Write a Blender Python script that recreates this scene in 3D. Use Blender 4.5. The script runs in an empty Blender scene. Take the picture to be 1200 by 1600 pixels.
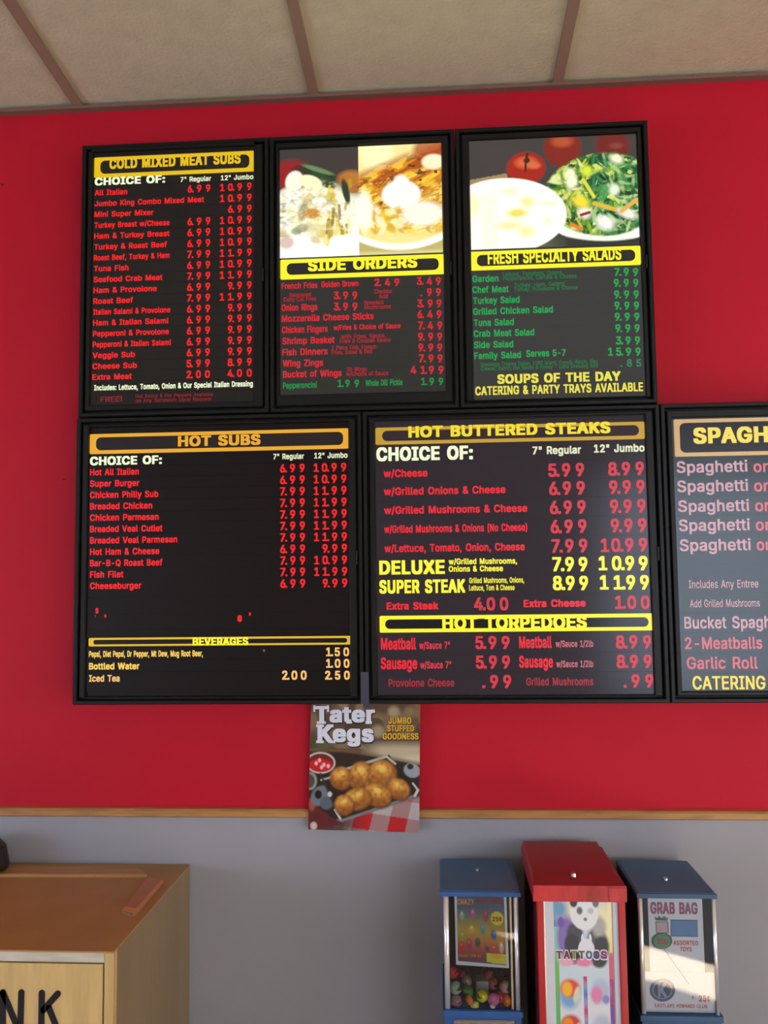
import bpy, bmesh, math, random
import numpy as np
from mathutils import Vector, Matrix

random.seed(7)
SC = bpy.context.scene
COL = SC.collection
# ------------------------------------------------------------------ camera
EYE = 1.55                      # eye height over the floor
CAMP = Vector((0.0, -2.1, EYE)) # the menu wall is the plane y = 0
F = 1340.0
YAW, PITCH, ROLL = -0.06364705, 0.07801741, -0.01228757
cy, sy = math.cos(YAW), math.sin(YAW); cp, sp = math.cos(PITCH), math.sin(PITCH)
FWD = Vector((sy*cp, cy*cp, sp)); R0 = Vector((cy, -sy, 0)); U0 = R0.cross(FWD)
RT = math.cos(ROLL)*R0 + math.sin(ROLL)*U0
UP = -math.sin(ROLL)*R0 + math.cos(ROLL)*U0
cam = bpy.data.objects.new('camera', bpy.data.cameras.new('camera'))
COL.objects.link(cam)
cam.matrix_world = Matrix(((RT.x, UP.x, -FWD.x, CAMP.x), (RT.y, UP.y, -FWD.y, CAMP.y),
                           (RT.z, UP.z, -FWD.z, CAMP.z), (0, 0, 0, 1)))
cam.data.sensor_fit = 'HORIZONTAL'; cam.data.sensor_width = 36
cam.data.lens = F/1200*36
cam.data.clip_start = 0.02
SC.camera = cam
# ------------------------------------------------------------------ world, sun, exposure
SC.view_settings.view_transform = 'Standard'; SC.view_settings.look = 'None'
SC.view_settings.gamma = 1; SC.view_settings.use_curve_mapping = False
SC.view_settings.exposure = 0.0
W = bpy.data.worlds.new('sky'); SC.world = W; W.use_nodes = True
W.node_tree.nodes['Background'].inputs[0].default_value = (0.62, 0.78, 1.0, 1)
W.node_tree.nodes['Background'].inputs[1].default_value = 2.0
sun = bpy.data.objects.new('sun', bpy.data.lights.new('sun', 'SUN'))
COL.objects.link(sun)
sun.data.energy = 200.0; sun.data.angle = 0.009; sun.data.color = (1, 0.94, 0.85)
SUN_DIR = Vector((0.80, 0.60, -0.43)).normalized()
sun.rotation_euler = SUN_DIR.to_track_quat('-Z', 'Y').to_euler()
BLIND_GLOW = (6.0, 5.4, 9.0)          # glow of added blinds standing in for daylight
LAMP_GLOW = 1.0           # ceiling troffers behind the viewer
# ------------------------------------------------------------------ helpers


def at(px, py, y):
    """world x, z where the line of sight through a photograph point meets the plane y"""
    d = FWD*F + RT*(px-600) + UP*(800-py)
    p = CAMP + d*((y-CAMP.y)/d.y)
    return p.x, p.z


def lin(c):
    return tuple((v/255/12.92 if v/255 <= 0.04045 else ((v/255+0.055)/1.055)**2.4) for v in c)


MATS = {}


def mat(name, rgb, rough=0.5, metal=0.0, emit=None, es=1.0, spec=0.5, bump=0.0, bscale=60, var=0.0, vscale=8, stretch=None, coat=0.0):
    if name in MATS:
        return MATS[name]
    m = bpy.data.materials.new(name); m.use_nodes = True
    nt = m.node_tree; b = nt.nodes['Principled BSDF']
    c = lin(rgb)
    b.inputs['Base Color'].default_value = (*c, 1)
    b.inputs['Roughness'].default_value = rough
    b.inputs['Metallic'].default_value = metal
    b.inputs['Specular IOR Level'].default_value = spec
    b.inputs['Coat Weight'].default_value = coat
    if emit:
        b.inputs['Emission Color'].default_value = (*lin(emit), 1)
        b.inputs['Emission Strength'].default_value = es
    if var or bump:
        tc = nt.nodes.new('ShaderNodeTexCoord'); mp = nt.nodes.new('ShaderNodeMapping')
        nt.links.new(tc.outputs['Object'], mp.inputs[0])
        if stretch:
            mp.inputs['Scale'].default_value = stretch
    if var:
        n = nt.nodes.new('ShaderNodeTexNoise'); n.inputs['Scale'].default_value = vscale; n.inputs['Detail'].default_value = 6
        nt.links.new(mp.outputs[0], n.inputs[0])
        r = nt.nodes.new('ShaderNodeMapRange')
        r.inputs[1].default_value = 0.3; r.inputs[2].default_value = 0.7
        r.inputs[3].default_value = 1-var; r.inputs[4].default_value = 1+var
        nt.links.new(n.outputs[0], r.inputs[0])
        mx = nt.nodes.new('ShaderNodeMix'); mx.data_type = 'RGBA'; mx.blend_type = 'MULTIPLY'
        mx.inputs[0].default_value = 1; mx.inputs[6].default_value = (*c, 1)
        nt.links.new(r.outputs[0], mx.inputs[7]); nt.links.new(mx.outputs[2], b.inputs['Base Color'])
    if bump:
        n2 = nt.nodes.new('ShaderNodeTexNoise'); n2.inputs['Scale'].default_value = bscale; n2.inputs['Detail'].default_value = 4
        nt.links.new(mp.outputs[0], n2.inputs[0])
        bp = nt.nodes.new('ShaderNodeBump'); bp.inputs['Strength'].default_value = bump; bp.inputs['Distance'].default_value = 0.002
        nt.links.new(n2.outputs[0], bp.inputs['Height']); nt.links.new(bp.outputs[0], b.inputs['Normal'])
    MATS[name] = m
    return m


def link(name, me, m=None, parent=None, label=None):
    o = bpy.data.objects.new(name, me); COL.objects.link(o)
    if m is not None and len(me.materials) == 0:
        me.materials.append(m)
    if parent is not None:
        o.parent = parent
        # meshes are written in world coordinates: cancel the parents' offset
        off = Vector((0, 0, 0)); p = parent
        while p is not None:
            off += p.location; p = p.parent
        o.location = -off
    if label:
        o['label'] = label
    return o


def finish(name, bm, m, parent=None, label=None, smooth=False):
    bmesh.ops.recalc_face_normals(bm, faces=bm.faces)
    me = bpy.data.meshes.new(name); bm.to_mesh(me); bm.free()
    if smooth:
        for p in me.polygons:
            p.use_smooth = True
    return link(name, me, m, parent, label)


def bx(bm, x0, x1, y0, y1, z0, z1, bev=0.0):
    r = bmesh.ops.create_cube(bm, size=1)
    vs = r['verts']
    for v in vs:
        v.co = Vector(((x0+x1)/2 + v.co.x*(x1-x0), (y0+y1)/2 + v.co.y*(y1-y0), (z0+z1)/2 + v.co.z*(z1-z0)))
    if bev > 0:
        es = list({e for v in vs for e in v.link_edges})
        bmesh.ops.bevel(bm, geom=es, offset=bev, segments=2, profile=0.7, affect='EDGES')
    return vs


def box(name, x0, x1, y0, y1, z0, z1, m, parent=None, bev=0.0, label=None):
    bm = bmesh.new(); bx(bm, min(x0, x1), max(x0, x1), min(y0, y1), max(y0, y1), min(z0, z1), max(z0, z1), bev)
    return finish(name, bm, m, parent, label)


def hexa(bm, bottom, top):
    """solid between two quads given corner by corner"""
    vs = [bm.verts.new(p) for p in bottom+top]
    for f in ((0, 1, 2, 3), (4, 5, 6, 7), (0, 1, 5, 4), (1, 2, 6, 5), (2, 3, 7, 6), (3, 0, 4, 7)):
        bm.faces.new([vs[i] for i in f])
    return vs


def cyl(bm, p0, p1, r0, r1=None, n=20, cap=True):
    r1 = r0 if r1 is None else r1
    p0 = Vector(p0); p1 = Vector(p1); d = p1-p0
    mt = Matrix.Translation((p0+p1)/2) @ d.to_track_quat('Z', 'Y').to_matrix().to_4x4()
    bmesh.ops.create_cone(bm, cap_ends=cap, segments=n, radius1=r0, radius2=r1, depth=d.length, matrix=mt)


def poly_prism(name, pts, y0, y1, m, parent=None, label=None):
    """outline in x,z extruded from y0 to y1"""
    bm = bmesh.new()
    a = [bm.verts.new((x, y0, z)) for x, z in pts]; b = [bm.verts.new((x, y1, z)) for x, z in pts]
    bm.faces.new(a); bm.faces.new(b[::-1])
    for i in range(len(pts)):
        j = (i+1) % len(pts); bm.faces.new((a[i], a[j], b[j], b[i]))
    return finish(name, bm, m, parent, label)


def rrect(x0, x1, z0, z1, r, n=6):
    out = []
    for cx, cz, a0 in ((x1-r, z1-r, 0), (x0+r, z1-r, 90), (x0+r, z0+r, 180), (x1-r, z0+r, 270)):
        for k in range(n+1):
            a = math.radians(a0+90*k/n); out.append((cx+r*math.cos(a), cz+r*math.sin(a)))
    return out


def empty(name, loc, label=None, cat=None, group=None, kind=None):
    o = bpy.data.objects.new(name, None); COL.objects.link(o); o.location = loc
    o.empty_display_size = 0.05
    if label: o['label'] = label
    if cat: o['category'] = cat
    if group: o['group'] = group
    if kind: o['kind'] = kind
    return o


def struct(o):
    o['kind'] = 'structure'; return o


# ---- lettering: glyph outlines of the program's own sans face, thickened and cut into clean flat meshes
try:
    import os
    SANS = bpy.data.fonts.load(os.path.join(bpy.utils.system_resource('DATAFILES'), 'fonts', 'Inter.woff2'))
except Exception:
    SANS = None
from mathutils.geometry import delaunay_2d_cdt
_gl, _adv, _fc = {}, {}, {}


def outline(s):
    cu = bpy.data.curves.new('t', 'FONT'); cu.body = s; cu.size = 1.0; cu.resolution_u = 2; cu.fill_mode = 'NONE'
    if SANS: cu.font = SANS
    ob = bpy.data.objects.new('t', cu); COL.objects.link(ob)
    me = bpy.data.meshes.new_from_object(ob.evaluated_get(bpy.context.evaluated_depsgraph_get()))
    co = [tuple(v.co[:2]) for v in me.vertices]; ed = [tuple(e.vertices) for e in me.edges]
    bpy.data.objects.remove(ob); bpy.data.curves.remove(cu); bpy.data.meshes.remove(me)
    return co, ed


def advance(c):
    if c not in _adv:
        w = lambda q: (lambda co: max(p[0] for p in co)-min(p[0] for p in co))(outline(q)[0])
        if None not in _adv: _adv[None] = w('HH')
        _adv[c] = w('H'+c+'H')-_adv[None]
    return _adv[c]


def glyph(c, bold):
    """vertices and triangles of one thickened letter"""
    if (c, bold) in _gl: return _gl[(c, bold)]
    co, ed = outline(c)
    nxt = {}
    for a, b in ed: nxt.setdefault(a, []).append(b); nxt.setdefault(b, []).append(a)
    seen, loops = set(), []
    for v in range(len(co)):
        if v in seen or v not in nxt: continue
        lp = [v]; seen.add(v)
        # follow in the order of the vertex numbers so that the direction of each outline is kept
        cur = v+1 if v+1 in nxt[v] else nxt[v][0]
        while cur not in seen:
            lp.append(cur); seen.add(cur)
            cand = [q for q in nxt[cur] if q not in seen]
            if not cand: break
            cur = cand[0]
        loops.append([co[i] for i in lp])
    P, E, loops2 = [], [], []
    for dx, dy in (((0, 0),) if bold <= 0 else ((-bold, -bold*.6), (bold, -bold*.6), (bold, bold*.6), (-bold, bold*.6))+(((0, 0), (-bold*.5, 0), (bold*.5, 0), (0, bold*.6), (0, -bold*.6)) if bold > .04 else ())):
        for lp in loops:
            n0 = len(P); q = [(x+dx, y+dy) for x, y in lp]; P += q; n = len(q)
            E += [(n0+i, n0+(i+1) % n) for i in range(n)]; loops2.append(np.array(q))
    out = delaunay_2d_cdt([Vector(p) for p in P], E, [], 0, 1e-6)
    V = np.array([v[:] for v in out[0]]); Ft = np.array([f[:] for f in out[2]])
    cen = V[Ft].mean(1); wn = np.zeros(len(cen))
    for q in loops2:
        r = np.roll(q, -1, 0)
        for (x1, y1), (x2, y2) in zip(q, r):
            left = (x2-x1)*(cen[:, 1]-y1)-(cen[:, 0]-x1)*(y2-y1)
            wn += ((y1 <= cen[:, 1]) & (y2 > cen[:, 1]) & (left > 0))*1.0
            wn -= ((y1 > cen[:, 1]) & (y2 <= cen[:, 1]) & (left < 0))*1.0
    Ft = Ft[wn != 0]
    used = np.unique(Ft); mp = -np.ones(len(V), int); mp[used] = np.arange(len(used))
    _gl[(c, bold)] = (V[used], mp[Ft])
    return _gl[(c, bold)]


def glyphs(s, bold):
    bold = min((0.0, .012, .022, .034, .045, .07), key=lambda q: abs(q-bold))
    key = (s, bold)
    if key not in _fc:
        x = 0.0; co, fs, n = [], [], 0
        for c in s:
            if c != ' ':
                v, f = glyph(c, bold); co.append(v+np.array([x, 0])); fs.append(f+n); n += len(v)
            x += (advance(c) if c != ' ' else .27)+bold*.9
        _fc[key] = (np.concatenate(co), [tuple(t) for t in np.concatenate(fs).tolist()])
    return _fc[key]


CAPH = {}


def caph(bold):
    if bold not in CAPH:
        co, _ = glyphs('H', bold); CAPH[bold] = (co[:, 1].min(), co[:, 1].max())
    return CAPH[bold]


def text_mesh(name, s, w, cap, bold=0.022):
    """letters w wide and cap high, left end at x=0, middle of the capitals at z=0"""
    co, fs = glyphs(s, bold); lo, hi = caph(bold)
    x = (co[:, 0]-co[:, 0].min())*w/(co[:, 0].max()-co[:, 0].min())
    z = (co[:, 1]-(lo+hi)/2)*cap/(hi-lo)
    me = bpy.data.meshes.new(name)
    me.from_pydata([(a, 0, b) for a, b in zip(x, z)], [], fs)
    return me


def put_text(name, s, x, y, z, w, cap, m, parent, bold=0.022, rot=0.0, shear=0.0):
    me = text_mesh(name, s, w, cap, bold)
    o = bpy.data.objects.new(name, me); COL.objects.link(o); me.materials.append(m)
    off = Vector((0, 0, 0)); p = parent
    while p is not None:
        off += p.location; p = p.parent
    o.parent = parent; o.location = Vector((x, y, z))-off; o.rotation_euler = (0, -rot, 0)
    return o


_dg = {}


def digit_mesh(ch, h, m, bold=0.03, cond=0.86):
    key = (ch, round(h, 5), m.name)
    if key not in _dg:
        co, fs = glyphs(ch[0], bold); c1 = co
        if len(ch) > 1:      # the point is printed on the same tile, tucked against the figure
            dc_, df = glyphs('.', bold); w_ = dc_[:, 0].max()-dc_[:, 0].min()
            dd = dc_.copy(); dd[:, 0] += co[:, 0].max()-dc_[:, 0].min()-w_*.15
            fs = fs+[tuple(i+len(co) for i in f) for f in df]; co = np.concatenate([co, dd])
        lo, hi = caph(bold); k = h/(hi-lo)
        cx = (c1[:, 0].min()+c1[:, 0].max())/2 if ch[0] != '.' else 0.35
        me = bpy.data.meshes.new('price_digit')
        me.from_pydata([((a-cx)*k*cond, 0, (b-(lo+hi)/2)*k) for a, b in co], [], fs)
        me.materials.append(m); _dg[key] = me
    return _dg[key]


# ---- small painter for photographic prints: colours stored per corner of a fine grid
class Canvas:
    def __init__(s, w, h, rgb):
        s.w, s.h = w, h; s.a = np.ones((h, w, 3))*np.array(lin(rgb))
        s.yy, s.xx = np.mgrid[0:h, 0:w].astype(float); s.xx = (s.xx+.5)/w; s.yy = (s.yy+.5)/h
        s.rng = np.random.RandomState(3)

    def noise(s, n, seed=0, rot=0.0, sx=1.0, sy=1.0):
        r = np.random.RandomState(seed); g = r.rand(n+4, n+4)
        c, q = math.cos(rot), math.sin(rot)
        u = ((s.xx-.5)*c+(s.yy-.5)*q)*sx+.5; v = (-(s.xx-.5)*q+(s.yy-.5)*c)*sy+.5
        u = (u*n) % n; v = (v*n) % n
        i = u.astype(int); j = v.astype(int); fu = u-i; fv = v-j
        fu = fu*fu*(3-2*fu); fv = fv*fv*(3-2*fv)
        return (g[j, i]*(1-fu)+g[j, i+1]*fu)*(1-fv)+(g[j+1, i]*(1-fu)+g[j+1, i+1]*fu)*fv

    def blend(s, m, rgb, gain=1.0):
        m = np.clip(m, 0, 1)[..., None]; c = np.array(lin(rgb))*gain
        s.a = s.a*(1-m)+c*m

    def ell(s, cx, cy_, rx, ry, rgb, rot=0, soft=.08, op=1, gain=1.0, mask=None):
        c, q = math.cos(math.radians(rot)), math.sin(math.radians(rot))
        asp = s.h/s.w
        dx = s.xx-cx; dy = (s.yy-cy_)*asp
        u = (dx*c+dy*q)/rx; v = (-dx*q+dy*c)/(ry*asp)
        d = np.sqrt(u*u+v*v); m = np.clip((1-d)/soft+.5, 0, 1)*op
        if mask is not None: m = m*mask
        s.blend(m, rgb, gain); return m

    def poly(s, pts, rgb, op=1, gain=1.0, mask=None):
        m = np.zeros_like(s.xx, bool); n = len(pts)
        for i in range(n):
            (x1, y1), (x2, y2) = pts[i], pts[(i+1) % n]
            if y1 == y2: continue
            c = ((s.yy < y1) != (s.yy < y2)) & (s.xx < (x2-x1)*(s.yy-y1)/(y2-y1)+x1)
            m ^= c
        m = m.astype(float)*op
        if mask is not None: m = m*mask
        s.blend(m, rgb, gain); return m

    def line(s, x1, y1, x2, y2, w, rgb, op=1, gain=1):
        asp = s.h/s.w; dx, dy = x2-x1, (y2-y1)*asp; L = dx*dx+dy*dy+1e-9
        t = np.clip(((s.xx-x1)*dx+(s.yy-y1)*asp*dy)/L, 0, 1)
        d = np.hypot(s.xx-x1-t*dx, (s.yy-y1)*asp-t*dy)
        s.blend(np.clip((w-d)/(w*.5)+.5, 0, 1)*op, rgb, gain)


def print_mat(name, glow):
    m = bpy.data.materials.new(name); m.use_nodes = True; nt = m.node_tree
    b = nt.nodes['Principled BSDF']; a = nt.nodes.new('ShaderNodeVertexColor'); a.layer_name = 'print'
    b.inputs['Roughness'].default_value = 0.22 if glow else 0.35
    if glow:
        b.inputs['Base Color'].default_value = (.01, .01, .01, 1)
        nt.links.new(a.outputs[0], b.inputs['Emission Color']); b.inputs['Emission Strength'].default_value = glow
    else:
        nt.links.new(a.outputs[0], b.inputs['Base Color'])
    return m


def print_sheet(name, cv, corners, m, parent, label=None):
    """corners TL, TR, BR, BL in world space; one quad per painted cell"""
    w, h = cv.w, cv.h; TL, TR, BR, BL = [np.array(c, float) for c in corners]
    u = np.linspace(0, 1, w+1)[None, :, None]; v = np.linspace(0, 1, h+1)[:, None, None]
    P = (TL*(1-u)+TR*u)*(1-v)+(BL*(1-u)+BR*u)*v
    idx = np.arange((w+1)*(h+1)).reshape(h+1, w+1)
    fs = np.stack([idx[1:, :-1], idx[1:, 1:], idx[:-1, 1:], idx[:-1, :-1]], -1).reshape(-1, 4)
    me = bpy.data.meshes.new(name); me.from_pydata(P.reshape(-1, 3).tolist(), [], fs.tolist())
    ca = me.color_attributes.new('print', 'FLOAT_COLOR', 'CORNER')
    c = np.concatenate([cv.a.reshape(-1, 3), np.ones((w*h, 1))], 1)
    ca.data.foreach_set('color', np.repeat(c, 4, 0).astype(np.float32).ravel())
    return link(name, me, m, parent, label)


# ------------------------------------------------------------------ the room
RX0, RX1, RY1, FLOOR = -4.4, 4.6, -5.0, 0.0
Zb = EYE  # photograph fit was made relative to the eye
CEIL = 1.2325+EYE
SLOPE = 0.088               # the suspended ceiling drops a little towards the menu wall
red = mat('red_paint', (193, 19, 43), rough=0.6, spec=0.22, bump=0.12, bscale=90, var=0.03, vscale=5)
grey = mat('grey_paint', (160, 160, 168), rough=0.6, spec=0.25, bump=0.12, bscale=90, var=0.03, vscale=4)
cream = mat('cream_paint', (205, 198, 186), rough=0.6, bump=0.1)
rail_m = mat('rail_wood', (178, 128, 74), rough=0.45, var=0.22, vscale=14, stretch=(1, 8, 8), bump=0.1)
tile_m = mat('acoustic_tile', (192, 184, 158), rough=0.9, bump=0.9, bscale=120, var=0.06, vscale=22, stretch=(1, 1, 1))
tee_m = mat('ceiling_tee', (142, 118, 102), rough=0.5)
floor_m = mat('floor_tile', (190, 176, 156), rough=0.35, var=0.12, vscale=3)

_, zr = at(600, 1262.3, 0.0)
RAILZ1 = zr; RAILZ0 = zr-0.0225
struct(box('floor', RX0-.2, RX1+.2, RY1-.2, .2, -0.1, 0, floor_m))
wb = empty('wall_back', (0, 0, 0)); wb['kind'] = 'structure'
box('upper_wall', RX0, RX1, 0, 0.12, RAILZ0+.01, CEIL+.1, red, wb, label='red painted wall above the rail')
box('lower_wall', RX0, RX1, 0, 0.12, 0, RAILZ0+.01, grey, wb, label='grey painted wall below the rail')
# wooden chair rail
bm = bmesh.new()
prof = [(0, RAILZ0), (-.010, RAILZ0+.0005), (-.015, RAILZ0+.004), (-.015, RAILZ1-.006), (-.011, RAILZ1-.0015), (0, RAILZ1)]
a = [bm.verts.new((RX0, y, z)) for y, z in prof]; b = [bm.verts.new((RX1, y, z)) for y, z in prof]
bm.faces.new(a); bm.faces.new(b)
for i in range(len(prof)):
    j = (i+1) % len(prof); bm.faces.new((a[i], a[j], b[j], b[i]))
struct(finish('trim_1', bm, rail_m))
# wall angle under the ceiling
box_o = box('trim_2', RX0, RX1, -0.022, 0, CEIL-.007, CEIL+.001, mat('wall_angle', (120, 92, 80), rough=.6)); struct(box_o)
struct(box('baseboard_back', RX0, RX1, -0.012, 0, 0, 0.1, mat('base_vinyl', (60, 52, 48), rough=.5)))
WIN1 = (1.3, 4.3, 0.55, 2.40)       # back right, filled by an added glowing blind
TRN = (-3.58, -2.88, 1.90, 2.60)    # narrow clear side light that lets one streak of sun onto the floor
FILL_R = (-4.6, -1.7, 0.3, 2.10)    # added unseen window in the right wall for side light; y range first
FILL_L = (-4.4, -1.6, 0.3, 2.0)  # added window in the left wall, unseen, for cool light from that side


def wall_with_holes(name, a0, a1, holes, place):
    root = empty(name, (0, 0, 0)); root['kind'] = 'structure'
    us = sorted({a0, a1, *[v for h in holes for v in h[:2]]}); vs_ = sorted({0, 3.4, *[v for h in holes for v in h[2:]]})
    bm = bmesh.new()
    for i in range(len(us)-1):
        for k_ in range(len(vs_)-1):
            mu, mv = (us[i]+us[i+1])/2, (vs_[k_]+vs_[k_+1])/2
            if not any(h[0] < mu < h[1] and h[2] < mv < h[3] for h in holes):
                place(bm, us[i], us[i+1], vs_[k_], vs_[k_+1])
    finish('wall_panel', bm, cream, root)


wall_with_holes('wall_front', RX0, RX1, [WIN1, TRN], lambda bm, a, b, c, d: bx(bm, a, b, RY1-.12, RY1, c, d))
wall_with_holes('wall_right', RY1, .12, [FILL_R], lambda bm, a, b, c, d: bx(bm, RX1, RX1+.12, a, b, c, d))
wall_with_holes('wall_left', RY1, .12, [FILL_L], lambda bm, a, b, c, d: bx(bm, RX0-.12, RX0, a, b, c, d))
frame_m = mat('window_frame', (70, 66, 62), rough=0.4)
blinds = [mat('added_blind_glow', (200, 205, 210), rough=.8, emit=(198, 214, 236), es=BLIND_GLOW[0]),
          mat('fill_blind_right', (200, 205, 210), rough=.8, emit=(250, 232, 208), es=BLIND_GLOW[1]),
          mat('fill_blind_left', (200, 205, 210), rough=.8, emit=(206, 218, 246), es=BLIND_GLOW[2])]


def window(n, span, along, c0, c1, blind):
    a0, a1, z0, z1 = span; e = .045
    wr = empty('window_%d' % n, (0, 0, 0)); wr['kind'] = 'structure'

    def B(nm, u0, u1, d0, d1, b0, b1, m):
        if along == 'x': box(nm, u0, u1, d0, d1, b0, b1, m, wr)
        else: box(nm, d0, d1, u0, u1, b0, b1, m, wr)
    B('window_frame', a0, a1, c0, c1, z0, z0+e, frame_m); B('window_frame', a0, a1, c0, c1, z1-e, z1, frame_m)
    B('window_frame', a0, a0+e, c0, c1, z0+e, z1-e, frame_m); B('window_frame', a1-e, a1, c0, c1, z0+e, z1-e, frame_m)
    if blind is not None:
        B('window_frame', (a0+a1)/2-.03, (a0+a1)/2+.03, c0, c1, z0+e, z1-e, frame_m)
        mid = (c0+c1)/2; B('added_glow_blind', a0+e, a1-e, mid-.004, mid+.004, z0+e, z1-e, blind)


window(1, WIN1, 'x', RY1-.10, RY1+.01, blinds[0])
window(2, TRN, 'x', RY1-.10, RY1+.01, None)
window(3, FILL_R, 'y', RX1-.01, RX1+.10, blinds[1])
window(4, FILL_L, 'y', RX0-.10, RX0+.01, blinds[2])
# suspended ceiling: sloping backing, tees, tiles
cz = lambda y: CEIL + SLOPE*(-y)
ce = empty('ceiling', (0, 0, CEIL)); ce['kind'] = 'structure'
bm = bmesh.new()
hexa(bm, [(RX0, .12, cz(.12)+.03), (RX1, .12, cz(.12)+.03), (RX1, RY1-.12, cz(RY1-.12)+.03), (RX0, RY1-.12, cz(RY1-.12)+.03)],
     [(RX0, .12, cz(.12)+.09), (RX1, .12, cz(.12)+.09), (RX1, RY1-.12, cz(RY1-.12)+.09), (RX0, RY1-.12, cz(RY1-.12)+.09)])
finish('ceiling_deck', bm, cream, ce)
gx = [-0.916+0.6165*k for k in range(-4, 9)]
gx = [g for g in gx if RX0 < g < RX1]; gy = [0, -1.1, -2.32, -3.54, RY1]
lamp_m = mat('lamp_diffuser', (230, 230, 225), rough=.6, emit=(255, 244, 225), es=LAMP_GLOW)
ex = [RX0]+gx+[RX1]
tmesh = {}
for i in range(len(ex)-1):
    for j in range(4):
        x0, x1, y0, y1 = ex[i]+.004, ex[i+1]-.004, gy[j]-.004, gy[j+1]+.004
        key = (round(x1-x0, 4), j)
        if key not in tmesh:
            bm = bmesh.new(); w = x1-x0
            hexa(bm, [(0, 0, .008), (w, 0, .008), (w, y1-y0, .008+SLOPE*(y0-y1)), (0, y1-y0, .008+SLOPE*(y0-y1))],
                 [(0, 0, .026), (w, 0, .026), (w, y1-y0, .026+SLOPE*(y0-y1)), (0, y1-y0, .026+SLOPE*(y0-y1))])
            bmesh.ops.recalc_face_normals(bm, faces=bm.faces)
            me = bpy.data.meshes.new('ceiling_tile'); bm.to_mesh(me); bm.free(); me.materials.append(tile_m); tmesh[key] = me
        o = bpy.data.objects.new('ceiling_tile', tmesh[key]); COL.objects.link(o); o.parent = ce
        o.location = (x0, y0, cz(y0)-CEIL)
for g in gx:
    bm = bmesh.new()
    hexa(bm, [(g-.0125, -.02, cz(-.02)-.001), (g+.0125, -.02, cz(-.02)-.001), (g+.0125, RY1, cz(RY1)-.001), (g-.0125, RY1, cz(RY1)-.001)],
         [(g-.0125, -.02, cz(-.02)+.012), (g+.0125, -.02, cz(-.02)+.012), (g+.0125, RY1, cz(RY1)+.012), (g-.0125, RY1, cz(RY1)+.012)])
    finish('ceiling_tee', bm, tee_m, ce)
for y in gy[1:4]:
    bm = bmesh.new()
    hexa(bm, [(RX0, y-.0125, cz(y)-.002), (RX1, y-.0125, cz(y)-.002), (RX1, y+.0125, cz(y)-.002), (RX0, y+.0125, cz(y)-.002)],
         [(RX0, y-.0125, cz(y)+.012), (RX1, y-.0125, cz(y)+.012), (RX1, y+.0125, cz(y)+.012), (RX0, y+.0125, cz(y)+.012)])
    finish('cross_tee', bm, tee_m, ce)

# ------------------------------------------------------------------ menu boards
frame_blk = mat('black_frame', (20, 20, 19), rough=0.42, spec=0.3, bump=0.05)
groove_blk = mat('groove_black', (10, 10, 9), rough=0.6)
YF = -0.080      # front of the frames
YC = -0.070      # printed face
_em = {}


def glow(rgb, es=1.0):
    k = (rgb, es)
    if k not in _em:
        _em[k] = mat('lit_print_%d' % len(_em), tuple(int(v*.35) for v in rgb), rough=0.3, emit=rgb, es=es)
    return _em[k]


def film(rgb, rough=0.16):
    return mat('dark_film_%d_%d_%d' % rgb, (9, 9, 10), rough=rough, emit=rgb, es=0.7, spec=0.36)


def mitred(bm, x0, x1, z0, z1, prof):
    """closed picture-frame moulding; prof = (distance from the outer edge, y)"""
    rings = []
    for d, y in prof:
        rings.append([bm.verts.new(p) for p in ((x0+d, y, z0+d), (x1-d, y, z0+d), (x1-d, y, z1-d), (x0+d, y, z1-d))])
    n = len(rings)
    for i in range(n):
        r, s = rings[i], rings[(i+1) % n]
        for k in range(4):
            q = (k+1) % 4; bm.faces.new((r[k], r[q], s[q], s[k]))


def board(name, X0, X1, Z0, Z1, C, filmrgb, label):
    """C = content rectangle x0,x1,z0,z1"""
    root = empty(name, ((X0+X1)/2, 0, Z0), label, 'menu board', 'lit menu boards on the red wall')
    g = 0.0012
    x0, x1, z0, z1 = X0+g, X1-g, Z0+g, Z1-g
    box('light_box', x0+.004, x1-.004, -0.062, -0.001, z0+.004, z1-.004, groove_blk, root)
    bm = bmesh.new()
    mitred(bm, x0, x1, z0, z1, [(0, -.060), (0, YF+.003), (.002, YF), (.0085, YF), (.0105, YF+.003), (.0105, -.060)])
    finish('outer_frame', bm, frame_blk, root)
    bm = bmesh.new()   # inner door frame, wider where the printed face is narrower
    def ring(ax0, ax1, az0, az1, y): return [bm.verts.new(p) for p in ((ax0, y, az0), (ax1, y, az0), (ax1, y, az1), (ax0, y, az1))]
    e = .0155
    R = [ring(x0+e, x1-e, z0+e, z1-e, -.060), ring(x0+e, x1-e, z0+e, z1-e, YF+.004),
         ring(x0+e+.002, x1-e-.002, z0+e+.002, z1-e-.002, YF+.002), ring(C[0]-.002, C[1]+.002, C[2]-.002, C[3]+.002, YF+.002),
         ring(C[0], C[1], C[2], C[3], YF+.005), ring(C[0], C[1], C[2], C[3], -.060)]
    for i in range(6):
        r, s = R[i], R[(i+1) % 6]
        for k in range(4):
            q = (k+1) % 4; bm.faces.new((r[k], r[q], s[q], s[k]))
    finish('door_frame', bm, frame_blk, root)
    box('backing_panel', C[0], C[1], -.066, -.0625, C[2], C[3], film(filmrgb), root)
    # latch on the right stile
    zm = (Z0+Z1)/2
    box('latch', x1-.0165, x1-.0125, YF-.001, YF+.01, zm-.02, zm+.012, groove_blk, root, bev=.001)
    root['_c'] = C
    return root


YS = YC - .001   # lettering plane


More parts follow.
